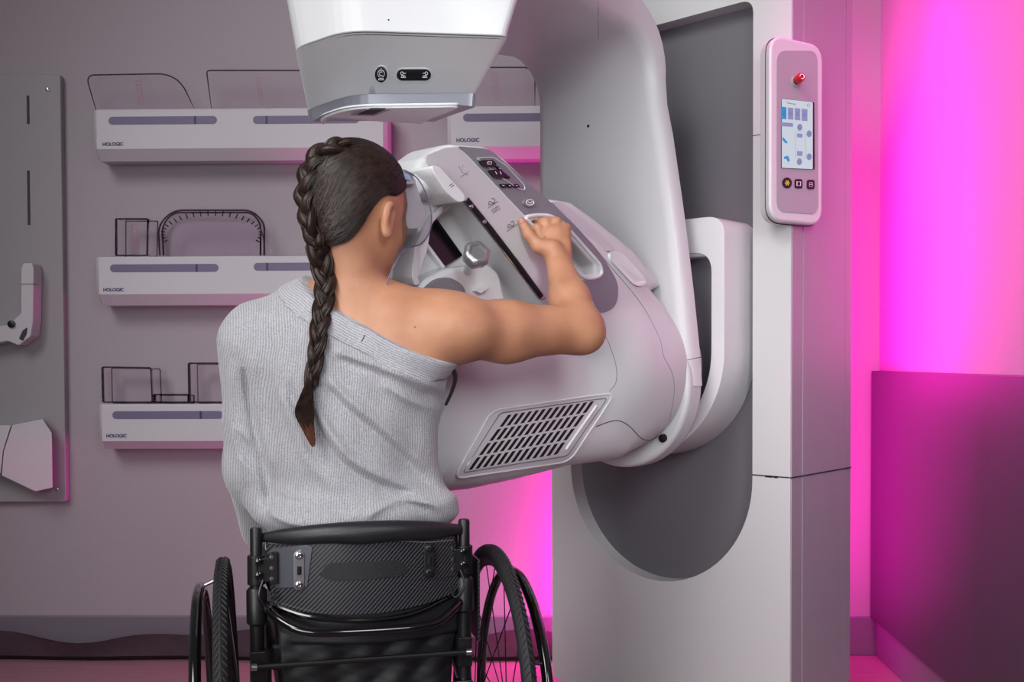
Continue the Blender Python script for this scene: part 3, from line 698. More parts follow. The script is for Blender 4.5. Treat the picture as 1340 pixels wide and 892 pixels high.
# console: grey control strip, silver face, pocket, slot
def strip(name, pts, m, par, up=.0012, n=10, closed_curve=True, down=.004):
    sp = [(p.x, p.y) for p in rpoly(pts, [q[2] if len(q) > 2 else 6 for q in pts], 6)] if closed_curve else pts
    sp = [(p[0], p[1]) for p in sp]
    return ppatch(name, bb, sp, m, par, up, down)
bmg = bmesh.new()
def strip_plane(name, pts, holes, m, par, u, th=.0015, bevel=.0004):
    """flat inlay in the console's face, placed where the photo shows its outline"""
    L = [[uv(PU(x, y, u))[1:] for x, y in [(p[0], p[1]) for p in rpoly([q[:2] for q in lp], [q[2] if len(q) > 2 else 5 for q in lp], 6)]] for lp in [pts]+holes]
    bm = bmesh.new(); prism(bm, L, lambda s, z: M(u-.004, s, z), lambda s, z: M(u+th, s, z)); return fin(name, bm, m, par, bevel)
silver = [(556, 204, 6), (583, 193, 3), (599, 192, 2), (685, 284, 2), (746, 346, 4), (760, 366, 4), (772, 385, 5), (784, 412, 8), (780, 440, 4), (720, 420, 4), (712, 394, 4), (606, 262, 6), (560, 214, 5)]
grey = [(601, 191.5, 1), (640, 195, 10), (662, 214, 8), (735, 278, 8), (785, 330, 20), (810, 372, 24), (806, 402, 14), (784, 412, 10), (772, 385, 5), (757, 366, 4), (770, 367, 4), (789, 360, 5), (787, 347, 6), (737, 290, 8), (720, 281, 6), (702, 280, 6), (687, 282, 3)]
cs = strip_plane('control_panel', grey, [], 'mid_grey', MM, UC, .0014)
sf = strip_plane('scale_face', silver, [], 'silver_plastic', MM, UC, .0008)
rim_pts = [(686, 284), (702, 281), (720, 282), (736, 291), (786, 347), (788, 359), (778, 364), (764, 364), (746, 345)]
rim = [PU(x, y, UC+.001) for x, y in [(p[0], p[1]) for p in rpoly(rim_pts, 6, 4)]]
bm = bmesh.new(); tube(bm, rim, .0042, 8, True); fin('handle_rim', bm, 'white_gloss', MM)
bm = bmesh.new(); L = [uv(PU(x, y, UC))[1:] for x, y in [(p[0], p[1]) for p in rpoly(rim_pts, 6, 4)]]
prism(bm, [L], lambda s, z: M(UC-.049, s, z), lambda s, z: M(UC-.0465, s, z)); fin('handle_pocket', bm, 'pocket_beige', MM)
# the grab bar across the pocket's upper left, gripped by the hand
# slot for the carriage
def uline(pts, u): return [PU(x, y, u) for x, y in pts]
bm = bmesh.new(); tube(bm, uline([(610, 262), (640, 299), (680, 351), (707, 388)], UC+.0005), .0072, 10, flat=1); fin('carriage_slot', bm, 'hole_black', MM)
bm = bmesh.new(); tube(bm, uline([(607, 263), (637, 300), (676, 352), (706, 391), (713, 389)], UC+.003), .0022, 8); fin('slot_rail', bm, 'chrome', MM)
for x, y in ((616, 270), (633, 290)):
    bm = bmesh.new(); lathe(bm, PU(x, y, UC+.006), UU, [(0, .004), (.004, .004), (.005, .003)], 12); fin('slot_screw', bm, 'chrome', MM)
# symbols moulded in the silver face
bs = ebvh(sf, cs, body)
def man(cx, cy, s): return [[(cx-4*s, cy+3*s), (cx-4.5*s, cy-1*s), (cx-3*s, cy-3*s), (cx+2*s, cy-1*s)], [(cx, cy-6*s), (cx+3*s, cy-8*s), (cx+5*s, cy-5*s), (cx+3*s, cy+1*s)], [(cx-5*s, cy+7*s), (cx+9*s, cy-3*s)], [(cx-3*s, cy+2*s), (cx+5*s, cy-1*s)]]
for cx, cy, s, arr in ((643, 266, .9, 1), (668, 296, .9, 0)):
    lines_px('position_symbol', bs, man(cx, cy, s), 'icon_grey', MM, .0005, .0006)
lines_px('position_symbol', bs, [[(643, 275), (652, 269), (654, 273), (645, 279), (643, 275)], [(646, 277), (651, 271)]], 'icon_grey', MM, .0004, .0006)
lines_px('position_symbol', bs, [[(600, 217), (604, 225), (612, 229)], [(602, 232), (613, 224)], [(606, 216), (604, 219)]], 'mid_grey', MM, .0004, .0006)
# switches of the control panel
def swp(name, pts, m, up=.003, r=2): 
    sp = [(p.x, p.y) for p in rpoly(pts, r, 4)]; return ppatch(name, bs, sp, m, cs, up, .004)
swp('switch_well', [(622, 207), (645, 206), (662, 217), (686, 243), (686, 249), (678, 247), (655, 232), (634, 215)], 'band_grey', .0012, 4)
lines_px('well_rim', bs, [[(p.x, p.y) for p in rpoly([(622, 207), (645, 206), (662, 217), (686, 243), (686, 249), (678, 247), (655, 232), (634, 215)], 4, 4)]+[(624, 207)]], 'silver_plastic', cs, .0012, .0016)
swp('rocker_switch', [(626, 210), (642, 210), (647, 216), (643, 219), (632, 219), (627, 214)], 'gloss_black', .007)
swp('rocker_switch', [(637, 223), (650, 222), (660, 229), (656, 233), (645, 233)], 'gloss_black', .008)
swp('rocker_switch', [(646, 217), (651, 219), (657, 227), (652, 225)], 'black_plastic', .006, 1)
swp('rocker_switch', [(657, 228), (664, 231), (665, 234), (660, 233)], 'black_plastic', .006, 1)
lines_px('rocker_mark', bs, [rect_px(634, 212.5, 639, 215.5)+[(634, 212.5)], [(644, 225), (646, 228.5)], [(650, 225), (652, 228.5)], [(649, 220.5), (651, 221.5)]], 'icon_white', cs, .0005, .0088)
for x in (653.5, 662, 671):
    swp('push_button', [(x-1, 241), (x+5, 241), (x+8, 245.5), (x+2, 246)], 'gloss_black', .004, .8)
    lines_px('button_mark', bs, [[(x+2, 243), (x+4.5, 243)]], 'icon_white', cs, .0004, .0045)
swp('round_knob', ell_px(691, 265, 8, 6), 'mid_grey', .005, 1); lines_px('round_knob_mark', bs, [circ(691, 265, 5, 3.6), [(688, 264), (691, 266), (694, 264)]], 'icon_white', cs, .0006, .0056)
# carriage with paddle fork, knob, detector: inside the recess
def pad3(name, pts, u0, u1, m, par=MM, bevel=.006, r=4):
    L = [uv(PU(x, y, u1))[1:] for x, y in [(p.x, p.y) for p in rpoly([q[:2] for q in pts], [q[2] if len(q) > 2 else r for q in pts], 6)]]
    bm = bmesh.new(); prism(bm, [L], lambda s, z: M(u0, s, z), lambda s, z: M(u1, s, z)); return fin(name, bm, m, par, bevel, 4)
cg = pad3('compression_carriage', [(564, 216), (575, 217), (594, 238), (609, 255), (609, 263), (600, 265), (585, 252), (568, 227)], .50, UC+.022, 'white_gloss', r=5)
lines_px('carriage_mark', ebvh(cg), [[(588, 243), (592, 240), (596, 238)], [(590, 245), (594, 242), (598, 240)]], 'seam_dark', cg, .0007, .0)
pad3('paddle_fork', [(558, 219), (570, 216), (598, 256), (590, 272), (566, 292), (560, 330), (545, 372), (536, 366), (546, 322), (548, 283), (541, 262), (546, 235)], .47, .525, 'white_gloss', r=8)
pad3('fork_channel', [(585, 262), (590, 264), (567, 290), (548, 325), (546, 360), (550, 372), (543, 374), (539, 362), (543, 322), (562, 285)], .48, .535, 'white_plastic', r=3, bevel=.003)
pad3('detector_window', [(572, 286, 1), (606, 334, 2), (583, 348, 2), (558, 315, 1)], .49, UC-.066, 'gloss_black', bevel=.001)
pad3('window_frame', [(558, 315, 1), (583, 349, 1), (580, 351, 1), (555, 318, 1)], .49, UC-.062, 'white_gloss', bevel=.001)
# breast support in front of it
bsup = pad3('breast_support', [(548, 378), (560, 364), (586, 350), (640, 344), (655, 356), (665, 400), (600, 420), (545, 400)], .44, UC-.03, 'white_gloss', bevel=.014, r=10)
pad3('support_cushion', [(556, 378), (572, 364), (590, 362), (606, 372), (612, 385), (560, 390)], .50, UC-.022, 'mid_grey', bevel=.006, r=8)
pad3('support_latch', [(622, 380), (636, 372), (640, 376), (630, 384)], .50, UC-.018, 'white_gloss', bevel=.002, r=2)
kc = PU(623, 334, UC+.045); kd = (UU*.75+NN*.35+ZZ*.55).normalized(); ks = PU(611, 355, UC-.03)
bm = bmesh.new(); tube(bm, [ks, kc], .0085, 12); kst = fin('knob_stem', bm, 'chrome', MM)
kd = ((CO-kc).normalized()*.75+V((.25, 0, .45))).normalized()
a_ = kd.orthogonal().normalized(); b_ = kd.cross(a_)
bm = bmesh.new(); rr = []
for h, r in ((-.016, .012), (-.012, .022), (.004, .0255), (.010, .0245), (.014, .019), (.0142, .016), (.011, .0145)):
    rr.append([kc+kd*h+(a_*math.cos(2*math.pi*k/48)+b_*math.sin(2*math.pi*k/48))*r*(1-.05*math.cos(6*2*math.pi*k/48)) for k in range(48)])
loft(bm, rr); fin('compression_knob', bm, 'knob_metal', MM, ang=60)
# side cover lid on the far right of the console and its oblong cap
pad3('side_lid', [(722, 264, 3), (735, 264, 4), (770, 292, 6), (806, 326, 6), (800, 328, 4), (782, 328, 6)], .40, .553, 'silver_plastic', bevel=.003)
def hitpad(name, pts, m, par, up, down=.01, r=4, bevel=0):
    bm = bmesh.new(); patch(bm, bb, [(p.x, p.y) for p in rpoly(pts, r, 5)], up, down); return fin(name, bm, m, par, bevel, 3)
hitpad('oblong_cap', [(795, 331), (803, 328), (813, 332), (842, 364), (843, 372), (834, 375), (826, 372), (797, 341)], 'white_gloss', MM, .006, .01, 6, .004)
lines_px('console_seam', bb, [smoothpath([(722, 266, 0), (757, 300, 0), (800, 352, 0), (835, 395, 0), (862, 440, 0), (868, 465, 0), (880, 490, 0), (884, 515, 0), (878, 550, 0), (862, 572, 0)], 8)] if 0 else
         [[(p.x, p.y) for p in smoothpath([(724, 268, 0), (757, 300, 0), (800, 350, 0), (838, 396, 0), (862, 440, 0), (868, 465, 0), (880, 490, 0), (882, 515, 0), (876, 550, 0)], 8)],
          [(p.x, p.y) for p in smoothpath([(786, 428, 0), (797, 450, 0), (806, 478, 0), (806, 500, 0), (797, 512, 0)], 6)]], 'mid_grey', MM, .0008, .0)
lines_px('lower_seam', bb, [[(p.x, p.y) for p in smoothpath([(780, 558, 0), (805, 550, 0), (822, 556, 0), (838, 572, 0), (850, 576, 0), (862, 570, 0)], 8)]], 'seam_dark', MM, .001, .0)
# ventilation grille
gq = [(656, 540), (800, 514), (800, 520), (748, 600), (600, 624), (594, 618)]
gp = [(642, 537), (805, 513), (744, 602), (592, 625)]
def bq(a, b): return tuple((gp[0][i]*(1-a)+gp[1][i]*a)*(1-b)+(gp[3][i]*(1-a)+gp[2][i]*a)*b for i in (0, 1))
bm = bmesh.new(); rows = []
for j in range(21):
    b = j/20; e = min(b, 1-b); ins = .055*(1-math.sqrt(max(0, 1-(1-min(e/.11, 1))**2))); rows.append([hit(bb, *bq(ins+(1-2*ins)*i/30, b)) for i in range(31)])
for up, fl in ((.003, 0), (-.006, 1)):
    G_ = [[bm.verts.new(p+n*up) for p, n in r] for r in rows]
    for j in range(20):
        for i in range(30): bm.faces.new([G_[j][i], G_[j][i+1], G_[j+1][i+1], G_[j+1][i]][::(-1 if fl else 1)])
    edge_ = G_[0]+[r[-1] for r in G_[1:-1]]+G_[-1][::-1]+[r[0] for r in G_[1:-1]][::-1]
    if fl:
        for i in range(len(edge_)): bm.faces.new((prev_[i], prev_[(i+1) % len(edge_)], edge_[(i+1) % len(edge_)], edge_[i]))
    prev_ = edge_
fin('grille_plate', bm, 'white_plastic', MM)
def dens(L, n=14):
    out = []
    for i, p in enumerate(L):
        q = L[(i+1) % len(L)]; m_ = max(1, int(math.hypot(q[0]-p[0], q[1]-p[1])/5)); out += [(p[0]+(q[0]-p[0])*k/m_, p[1]+(q[1]-p[1])*k/m_) for k in range(m_)]
    return out
lines_px('grille_rim', bb, [dens([(p.x, p.y) for p in rpoly([(642, 537), (805, 513), (744, 602), (592, 625)], 14, 5)])], 'white_gloss', MM, .0022, .0035, True)
gi = [(662, 542), (792, 521), (742, 592), (608, 616)]
lines_px('inner_rim', bb, [dens([(p.x, p.y) for p in rpoly([(653, 540), (794, 520), (741, 595), (604, 617)], 5, 4)])], 'band_grey', MM, .001, .0038, True)
def bil(a, b): 
    p0, p1, p2, p3 = gi; return tuple((p0[i]*(1-a)+p1[i]*a)*(1-b)+(p3[i]*(1-a)+p2[i]*a)*b for i in (0, 1))
bmA = bmesh.new()
for i in range(13):
    for j in range(4):
        a0 = (i+.10)/13*.90+.01; a1 = a0+.034; b0 = (j+.06)/4; b1 = (j+.90)/4
        patch(bmA, bb, [bil(a0, b0), bil(a1, b0), bil(a1, b1), bil(a0, b1)], .0037, -.001, 2)
fin('grille_slots', bmA, 'hole_black', MM, smooth=False)
lines_px('grille_latch', bb, [[bil(.945, .12+.08*k) for k in range(11)]], 'white_gloss', MM, .0035, .004)
# rubber port in the ring's lower edge
bm = bmesh.new(); lathe(bm, PN(868, 573, .224), NN+ZZ*-.2, [(-.02, .010), (.006, .010), (.008, .006)], 14); fin('rubber_port', bm, 'hole_black', MM)

# ---- status pod on the column's corner
pdn = V((.518, -.855, 0)).normalized(); pdr = V((.855, .518, 0)).normalized()
pc = M(UR, 0, 1.0)
pcz = hitp(1041, 172, pc, pdn)
pctr = hitp(1041, 172, pc-pdn*0+pdn*.026, pdn)
def pod2(px, py, off=0): p = hitp(px, py, pctr+pdn*off, pdn); d = p-pctr; return (d.dot(pdr), d.z)
def podm(x, z, off): return pctr+pdr*x+ZZ*z+pdn*off
o1 = [pod2(x, y) for x, y in ((1006, 52), (1076, 52), (1077, 292), (1007, 290))]
outp = rpoly([(o1[0][0], pod2(1040, 51)[1]), (o1[1][0], pod2(1040, 51)[1]), (o1[1][0], pod2(1040, 292)[1]), (o1[0][0], pod2(1040, 292)[1])], .045, 10)
bm = bmesh.new(); prism(bm, [outp], lambda x, z: podm(x+.020, z, -.05), lambda x, z: podm(x+.004, z, 0)); pod = fin('status_pod', bm, 'white_plastic', MM, .008, 4)
bm = bmesh.new(); grow = [p*1.0 for p in outp]; tube(bm, [podm(p.x*1.0+.010, p.y*1.006, -.020) for p in outp], .0012, 6, True); fin('pod_seam', bm, 'seam_dark', pod)
inp = rpoly([pod2(1016, 66, .001), pod2(1070, 66, .001), pod2(1071, 281, .001), pod2(1016, 277, .001)], .03, 10)
bm = bmesh.new(); prism(bm, [inp], lambda x, z: podm(x, z, -.002), lambda x, z: podm(x, z, .0012)); fin('pod_face', bm, 'column_shaded', pod, .001)
scr = rpoly([pod2(1022, 129), pod2(1064.5, 134), pod2(1065, 222), pod2(1021.5, 220)], .004, 4)
bm = bmesh.new(); prism(bm, [scr], lambda x, z: podm(x, z, 0), lambda x, z: podm(x+.0, z, .0026)); fin('screen_bezel', bm, 'gloss_black', pod)
scr2 = rpoly([pod2(1022, 129.5), pod2(1062.3, 134), pod2(1062.3, 221.5), pod2(1022, 219.6)], .003, 4)
bm = bmesh.new(); prism(bm, [scr2], lambda x, z: podm(x, z, 0), lambda x, z: podm(x, z, .0030)); screen = fin('status_screen', bm, 'screen_glow', pod)
def spx(pts): return [pod2(x, y, .0032) for x, y in pts]
def sdraw(name, polys, m):
    for q in polys:
        bm = bmesh.new(); prism(bm, [spx(q)], lambda x, z: podm(x, z, .0029), lambda x, z: podm(x, z, .0036)); fin(name, bm, m, pod, smooth=False)
sdraw('screen_tile', [[(1022.5, 139.5), (1029, 140.3), (1029, 156), (1022.5, 155.5)], [(1024, 179), (1027, 182), (1031, 187), (1028, 187.5), (1024, 183)], [(1026, 205), (1031, 203.5), (1033.5, 210), (1031, 212), (1029, 207.5), (1026, 208)]], 'screen_blue')
sdraw('screen_tile', [[(1031, 140.5), (1038, 141.3), (1038, 156.5), (1031, 156)], [(1040, 141.3), (1047, 142), (1047, 157.4), (1040, 157)], [(1049, 142.2), (1056.5, 143), (1056.5, 158.4), (1049, 158)], [(1022.5, 160), (1037.5, 161), (1037.5, 166), (1022.5, 165)],
                      [(1043, 174.5), (1050, 175), (1050, 180), (1043, 179.6)], [(1043, 197.5), (1050, 198), (1050, 204), (1043, 203.6)]]+[ell_px(x, y, 3.4, 4.6, 12) for x, y in ((1046.5, 166.5), (1058.8, 175), (1058.8, 205), (1046, 211.5))], 'screen_lilac')
bm = bmesh.new(); tube(bm, [podm(*p, .0034) for p in spx([(1041, 172), (1054, 173), (1054, 207), (1041, 206)])], .0003, 4, True); fin('screen_frame', bm, 'icon_grey', pod)
bm = bmesh.new(); tube(bm, [podm(*p, .0036) for p in spx(circ(1058, 137.6, 1.8, 1.8))], .0004, 4); fin('screen_icon', bm, 'icon_grey', pod)
for cx, cy in ((1025.7, 148), (1034.5, 148.5), (1043.5, 149.5), (1052.7, 150.5), (1046.5, 166.5), (1058.8, 175), (1058.8, 205), (1046, 211.5)):
    bm = bmesh.new(); tube(bm, [podm(*p, .0038) for p in spx(circ(cx, cy, 1.5, 2.2, n=8))], .0003, 4); fin('screen_icon', bm, 'icon_grey', pod)
text_mesh('screen_text', 'Transfer mode', .0048, podm(*pod2(1028, 135.5), .0031), pdr, ZZ, 'icon_grey', pod, .0002)
for (x, y), ic in zip(((1029, 239.5), (1044, 240.5), (1060, 241.5)), (0, 1, 2)):
    L = [pod2(*p) for p in (ell_px(x, y, 6.2, 7.2, 24) if ic == 0 else [(p_.x, p_.y) for p_ in rpoly(rect_px(x-5, y-6.2, x+5, y+6.2), 3, 4)])]
    bm = bmesh.new(); prism(bm, [L], lambda a, b: podm(a, b, 0), lambda a, b: podm(a, b, .0026)); bt = fin('pod_button', bm, 'gloss_black', pod)
    bm = bmesh.new()
    if ic == 0: lines = [[(x+3.4*math.cos(a), y+4*math.sin(a)), (x-3.4*math.cos(a), y-4*math.sin(a))] for a in (0, math.pi/3, 2*math.pi/3)]+[circ(x, y, 2.1, 2.6)]
    elif ic == 1: lines = [rect_px(x-2, y-2.5, x+2, y+2.5)+[(x-2, y-2.5)], [(x-2.5, y+3), (x-2.5, y-3)], [(x+2.5, y-3), (x+2.5, y+3)]]
    else: lines = [rect_px(x-2, y-2.5, x+2, y+2.5)+[(x-2, y-2.5)], [(x-2, y), (x+2, y)]]
    for ln in lines: tube(bm, [podm(*pod2(*p), .003) for p in ln], .0004, 4)
    fin('button_icon', bm, 'icon_yellow' if ic == 0 else 'icon_white', pod)
eb = pod2(1040, 107); e0 = podm(*eb, 0)
bm = bmesh.new(); lathe(bm, e0, pdn, [(0, .013), (.005, .013), (.0055, .011)], 20); fin('stop_button_collar', bm, 'column_shaded', pod)
kx = (V((.25, -.95, .12))).normalized()
bm = bmesh.new(); lathe(bm, e0, kx, [(0, .0085), (.014, .0085)], 20); fin('stop_button_neck', bm, 'hole_black', pod)
bm = bmesh.new(); lathe(bm, e0+kx*.012, kx, [(0, .0095), (.002, .0105), (.018, .0105), (.021, .009), (.0212, .007), (.020, .0065)], 24); fin('stop_button', bm, 'red_plastic', pod)
bm = bmesh.new(); c_ = e0+kx*.0335; a_ = kx.orthogonal().normalized(); b_ = kx.cross(a_); tube(bm, [c_+(a_*math.cos(t)+b_*math.sin(t))*.0055 for t in np.linspace(.4, 5.6, 14)], .0008, 5); fin('stop_button_mark', bm, 'icon_white', pod)

# ---- face shield and biopsy device next to the woman's face
fs = pad3('device_block', [(534, 225, 2), (545, 240, 3), (552, 262, 3), (560, 280, 5), (549, 299, 4), (534, 300, 4), (528, 262, 3), (527, 226, 2)], .52, .585, 'white_gloss', bevel=.004)
pad3('device_lid', [(528, 224, 1), (538, 226, 2), (545, 238, 2), (543, 241, 2), (527, 241, 2)], .53, .60, 'white_plastic', bevel=.002)
pad3('lid_button', [(529, 227, 1), (537, 229, 2), (538, 236, 2), (528, 234, 1)], .56, .604, 'blue_button', bevel=.001)
pad3('face_shield', [(528, 222, 1), (545, 232, 8), (558, 255, 10), (565, 282, 10), (562, 306, 10), (550, 321, 10), (528, 325, 1)], .60, .6025, 'shield_clear', bevel=0)
bm = bmesh.new(); tube(bm, smoothpath([PU(x, y, .601) for x, y in ((528, 222), (545, 232), (557, 252), (564.5, 280), (562, 303), (553, 318), (540, 323), (525, 332), (510, 360), (506, 372))], 6), .0013, 6); fin('shield_rim', bm, 'slot_purple', MM)
# ------------------------------------------------------------------ woman in the wheelchair
YAWC = math.radians(14); RW = V((math.cos(YAWC), math.sin(YAWC), 0)); FW = V((-math.sin(YAWC), math.cos(YAWC), 0))
CC = V((-.265, 1.82, 0))
def K(r, f, z): return CC+RW*r+FW*f+ZZ*z
woman = empty('person', K(0, .08, .50), 'woman with a long dark braid in a grey off shoulder top, right arm reaching out', 'person')
hyaw, hpit = math.radians(37), math.radians(16)
hF = V((math.sin(hyaw)*math.cos(hpit), math.cos(hyaw)*math.cos(hpit), -math.sin(hpit))); hR = V((math.cos(hyaw), -math.sin(hyaw), 0)); hU = hR.cross(hF)
HC = P(472, 266, 1.80); HS = .95
def hd(r, f, u): return HC+(hR*r+hF*f+hU*u)*HS
HR = [tuple(hR), tuple(hF), tuple(hU)]
shR, elR, wrR = P(580, 428, 1.80), P(757, 431, 1.93), P(729, 337, 2.058)
shL, elL, wrL = P(336, 449, 1.82), P(334, 612, 1.85), P(352, 718, 2.02)
TB = []     # torso pieces shared by the body and the top
TB.append(('e', P(457, 478, 1.82), (.160, .098, .165), .05))
TB.append(('e', P(457, 590, 1.82), (.128, .090, .16), .06))
TB.append(('e', K(0, .06, .62), (.160, .115, .12), .05))
TB.append(('c', P(352, 447, 1.82), P(560, 432, 1.82), .052, .052, .05))
TB.append(('c', P(462, 400, 1.80), shL+V((.01, 0, .0)), .046, .052, .03))
TB.append(('c', P(470, 398, 1.80), shR, .046, .053, .03))
TB.append(('e', P(405, 470, 1.765), (.055, .035, .075), .04))      # shoulder blades
TB.append(('e', P(528, 452, 1.765), (.055, .034, .07), .04))
def put(F, L, grow=0):
    for t in L:
        if t[0] == 'e': F.ell(t[1], t[2], t[4] if len(t) > 4 else None, t[3], grow=grow)
        else: F.cone(t[1], t[2], t[3], t[4], t[5], grow=grow)
B = Field((-.56, 1.60, .36), (.20, 2.44, 1.36), .0036)
put(B, TB)
# left arm
B.cone(shL, elL, .050, .038, .03); B.cone(elL, wrL, .038, .025, .02)
# right arm
mid = shR.lerp(elR, .45)+V((0, 0, -.006)); B.cone(shR, mid, .053, .0515, .04); B.cone(mid, elR, .0515, .0425, .03)
B.ell(shR+V((.02, -.008, -.002)), (.070, .052, .046), None, .04)
B.cone(elR+V((.004, 0, .0)), elR.lerp(wrR, .4), .0405, .037, .028); B.cone(elR.lerp(wrR, .4), wrR, .037, .0235, .02)
B.ell(elR+V((.016, -.012, -.012)), (.026, .024, .024), None, .02)
# right hand: palm, four fingers curled into the pocket, thumb on the scale face
kn = [P(703, 300, 2.086), P(714, 292, 2.094), P(728, 291, 2.096), P(740, 299, 2.092)]
IN = (-UU)
for i, kp in enumerate(kn):
    B.cone(wrR+(kp-kn[1])*.35+V((0, .002, 0)), kp+V((0, .002, -.003)), .0175, .0108, .005)
    l1 = (.034, .038, .036, .029)[i]; d1 = (IN*.80+ZZ*(.12, .16, .14, .05)[i]+V((.10, 0, 0))).normalized()
    k2 = kp+d1*l1*.8; k3 = k2+(IN*.25-ZZ*.95).normalized()*l1*.6; k4 = k3+(UU*.5-ZZ*.8).normalized()*l1*.42
    r = (.0100, .0102, .0098, .0088)[i]
    B.ell(kp, (.0118, .0125, .0120), None, .003)
    B.cone(kp, k2, r*1.12, r, .004); B.cone(k2, k3, r, r*.92, .002); B.cone(k3, k4, r*.92, r*.80, .002)
B.ell((wrR+kn[1]+kn[3])/3, (.024, .015, .024), None, .010)
t0, t1, t2, t3 = P(722, 326, 2.05), P(705, 322, 2.052), P(692, 307, 2.049), P(683, 290, 2.050)
B.cone(t0, t1, .019, .0145, .014); B.cone(t1, t2, .0140, .0110, .006); B.cone(t2, t3, .0110, .0085, .004)
# left hand resting on the thigh
dl = (FW*.9+RW*.25).normalized(); sl_ = dl.cross(ZZ).normalized(); pl0 = wrL+dl*.02
B.cone(wrL, wrL+dl*.05-ZZ*.012, .024, .026, .015)
B.ell(wrL+dl*.065-ZZ*.014, (.036, .042, .016), [tuple(sl_), tuple(dl), (0, 0, 1)], .012)
for i, (o_, l_) in enumerate(((-.027, .058), (-.009, .070), (.009, .074), (.026, .064))):
    a = wrL+dl*.098+sl_*o_-ZZ*.016; b_ = a+dl*l_*.45+sl_*o_*.15; c_ = b_+dl*l_*.28-ZZ*.012; d_ = c_+dl*l_*.18-ZZ*.014
    B.cone(a, b_, .0095, .0088, .003); B.cone(b_, c_, .0088, .0080, .002); B.cone(c_, d_, .0080, .0070, .002)
a = wrL+dl*.035+sl_*.028-ZZ*.012; B.cone(a, a+dl*.03+sl_*.022, .0125, .0105, .008); B.cone(a+dl*.03+sl_*.022, a+dl*.06+sl_*.030-ZZ*.008, .0105, .0085, .003)
# neck
B.cone(P(466, 400, 1.805), hd(0, -.030, -.055), .054, .046, .022)
# head
he = lambda c, r, k, op='u': B.ell(hd(*c), tuple(x*HS for x in r), HR, k, op)
he((0, -.008, .012), (.078, .097, .086), .02)
he((0, .030, -.035), (.064, .062, .080), .02)
he((0, .048, -.080), (.046, .046, .034), .016)
he((0, .078, -.100), (.020, .016, .016), .014)
he((.036, .062, -.040), (.024, .022, .026), .014); he((-.036, .062, -.040), (.024, .022, .026), .014)
he((0, .078, .022), (.045, .016, .018), .016)
for s in (-1, 1): he((s*.032, .094, -.004), (.015, .012, .010), .008, 'sub')
B.cone(hd(0, .088, .006), hd(0, .110, -.040), .008*HS, .0115*HS, .010)
for s in (-1, 1): he((s*.011, .099, -.043), (.008, .010, .007), .006)
he((0, .088, -.066), (.022, .010, .007), .006); he((0, .087, -.077), (.019, .010, .007), .005)
# ears
for s in (-1, 1):
    eR = [tuple((hR*1+hF*s*.35).normalized()), tuple(hF), tuple(hU)]
    B.ell(hd(s*.079, .000, -.038), (.009, .014, .030), HR, .006)
    B.ell(hd(s*.084, -.005, -.030), (.008, .014, .023), HR, .005)
    B.ell(hd(s*.089, .002, -.033), (.006, .009, .017), HR, .004, 'sub')
    B.ell(hd(s*.079, .006, -.062), (.007, .009, .010), HR, .006)
# legs inside the trousers
for s in (-1, 1):
    B.cone(K(s*.085, .08, .58), K(s*.10, .50, .60), .072, .052, .03)
    B.cone(K(s*.10, .50, .60), K(s*.085, .56, .40), .048, .045, .02)
body_me = B.mesh('body', None, 1)
bodyo = finme('body', body_me, 'skin', woman, ang=80)
# ---- facial features
for s in (-1, 1):
    bm = bmesh.new(); lathe(bm, hd(s*.032, .078, -.004), hF, [(-.0115, .001), (-.008, .0083), (0, .0115), (.008, .0083), (.0112, .002)], 16); ey = fin('eye', bm, 'eye_white', woman, ang=80)
    bm = bmesh.new(); lathe(bm, hd(s*.032, .078, -.004)+hF*.0098, hF, [(0, .005), (.0016, .005), (.002, .001)], 14); fin('iris', bm, 'iris', ey)
    bm = bmesh.new()
    for k in range(11):
        t = -1+2*k/10; a = hd(s*.032+t*.013, .0905-abs(t)*.004, .004-abs(t)*.004); tube(bm, [a, a+hF*.004+hU*.001+hR*t*.003, a+hF*.007+hU*.005+hR*t*.006], lambda q: .0006*(1-q*.6), 4)
    fin('eyelash', bm, 'hair', woman)
    bm = bmesh.new(); tube(bm, [hd(s*.016, .094, .020), hd(s*.030, .093, .026), hd(s*.046, .078, .021)], lambda q: .003*(1-.6*q), 6, flat=.6); fin('eyebrow', bm, 'hair', woman)
bm = bmesh.new(); tube(bm, smoothpath([hd(-.021, .089, -.071), hd(-.010, .097, -.067), hd(0, .098, -.069), hd(.010, .097, -.067), hd(.021, .089, -.071)], 4), lambda q: .0045*math.sin(math.pi*min(max(q, .08), .92)), 8); fin('upper_lip', bm, 'lip', woman)
bm = bmesh.new(); tube(bm, smoothpath([hd(-.020, .088, -.073), hd(0, .097, -.078), hd(.020, .088, -.073)], 5), lambda q: .0052*math.sin(math.pi*min(max(q, .08), .92)), 8); fin('lower_lip', bm, 'lip', woman)
bm = bmesh.new(); d_ = (t3-t2).normalized(); n_ = (CO-t3).normalized(); n_ = (n_-d_*n_.dot(d_)).normalized(); s_ = d_.cross(n_)
loft(bm, [[t3+d_*a+s_*b*(1 if a < .004 else .7)+n_*h for a, b in ((-.004, -.0055), (-.004, .0055), (.007, .005), (.0085, 0), (.007, -.005))] for h in (.0062, .0088)]); fin('thumb_nail', bm, 'nail', woman, .001)

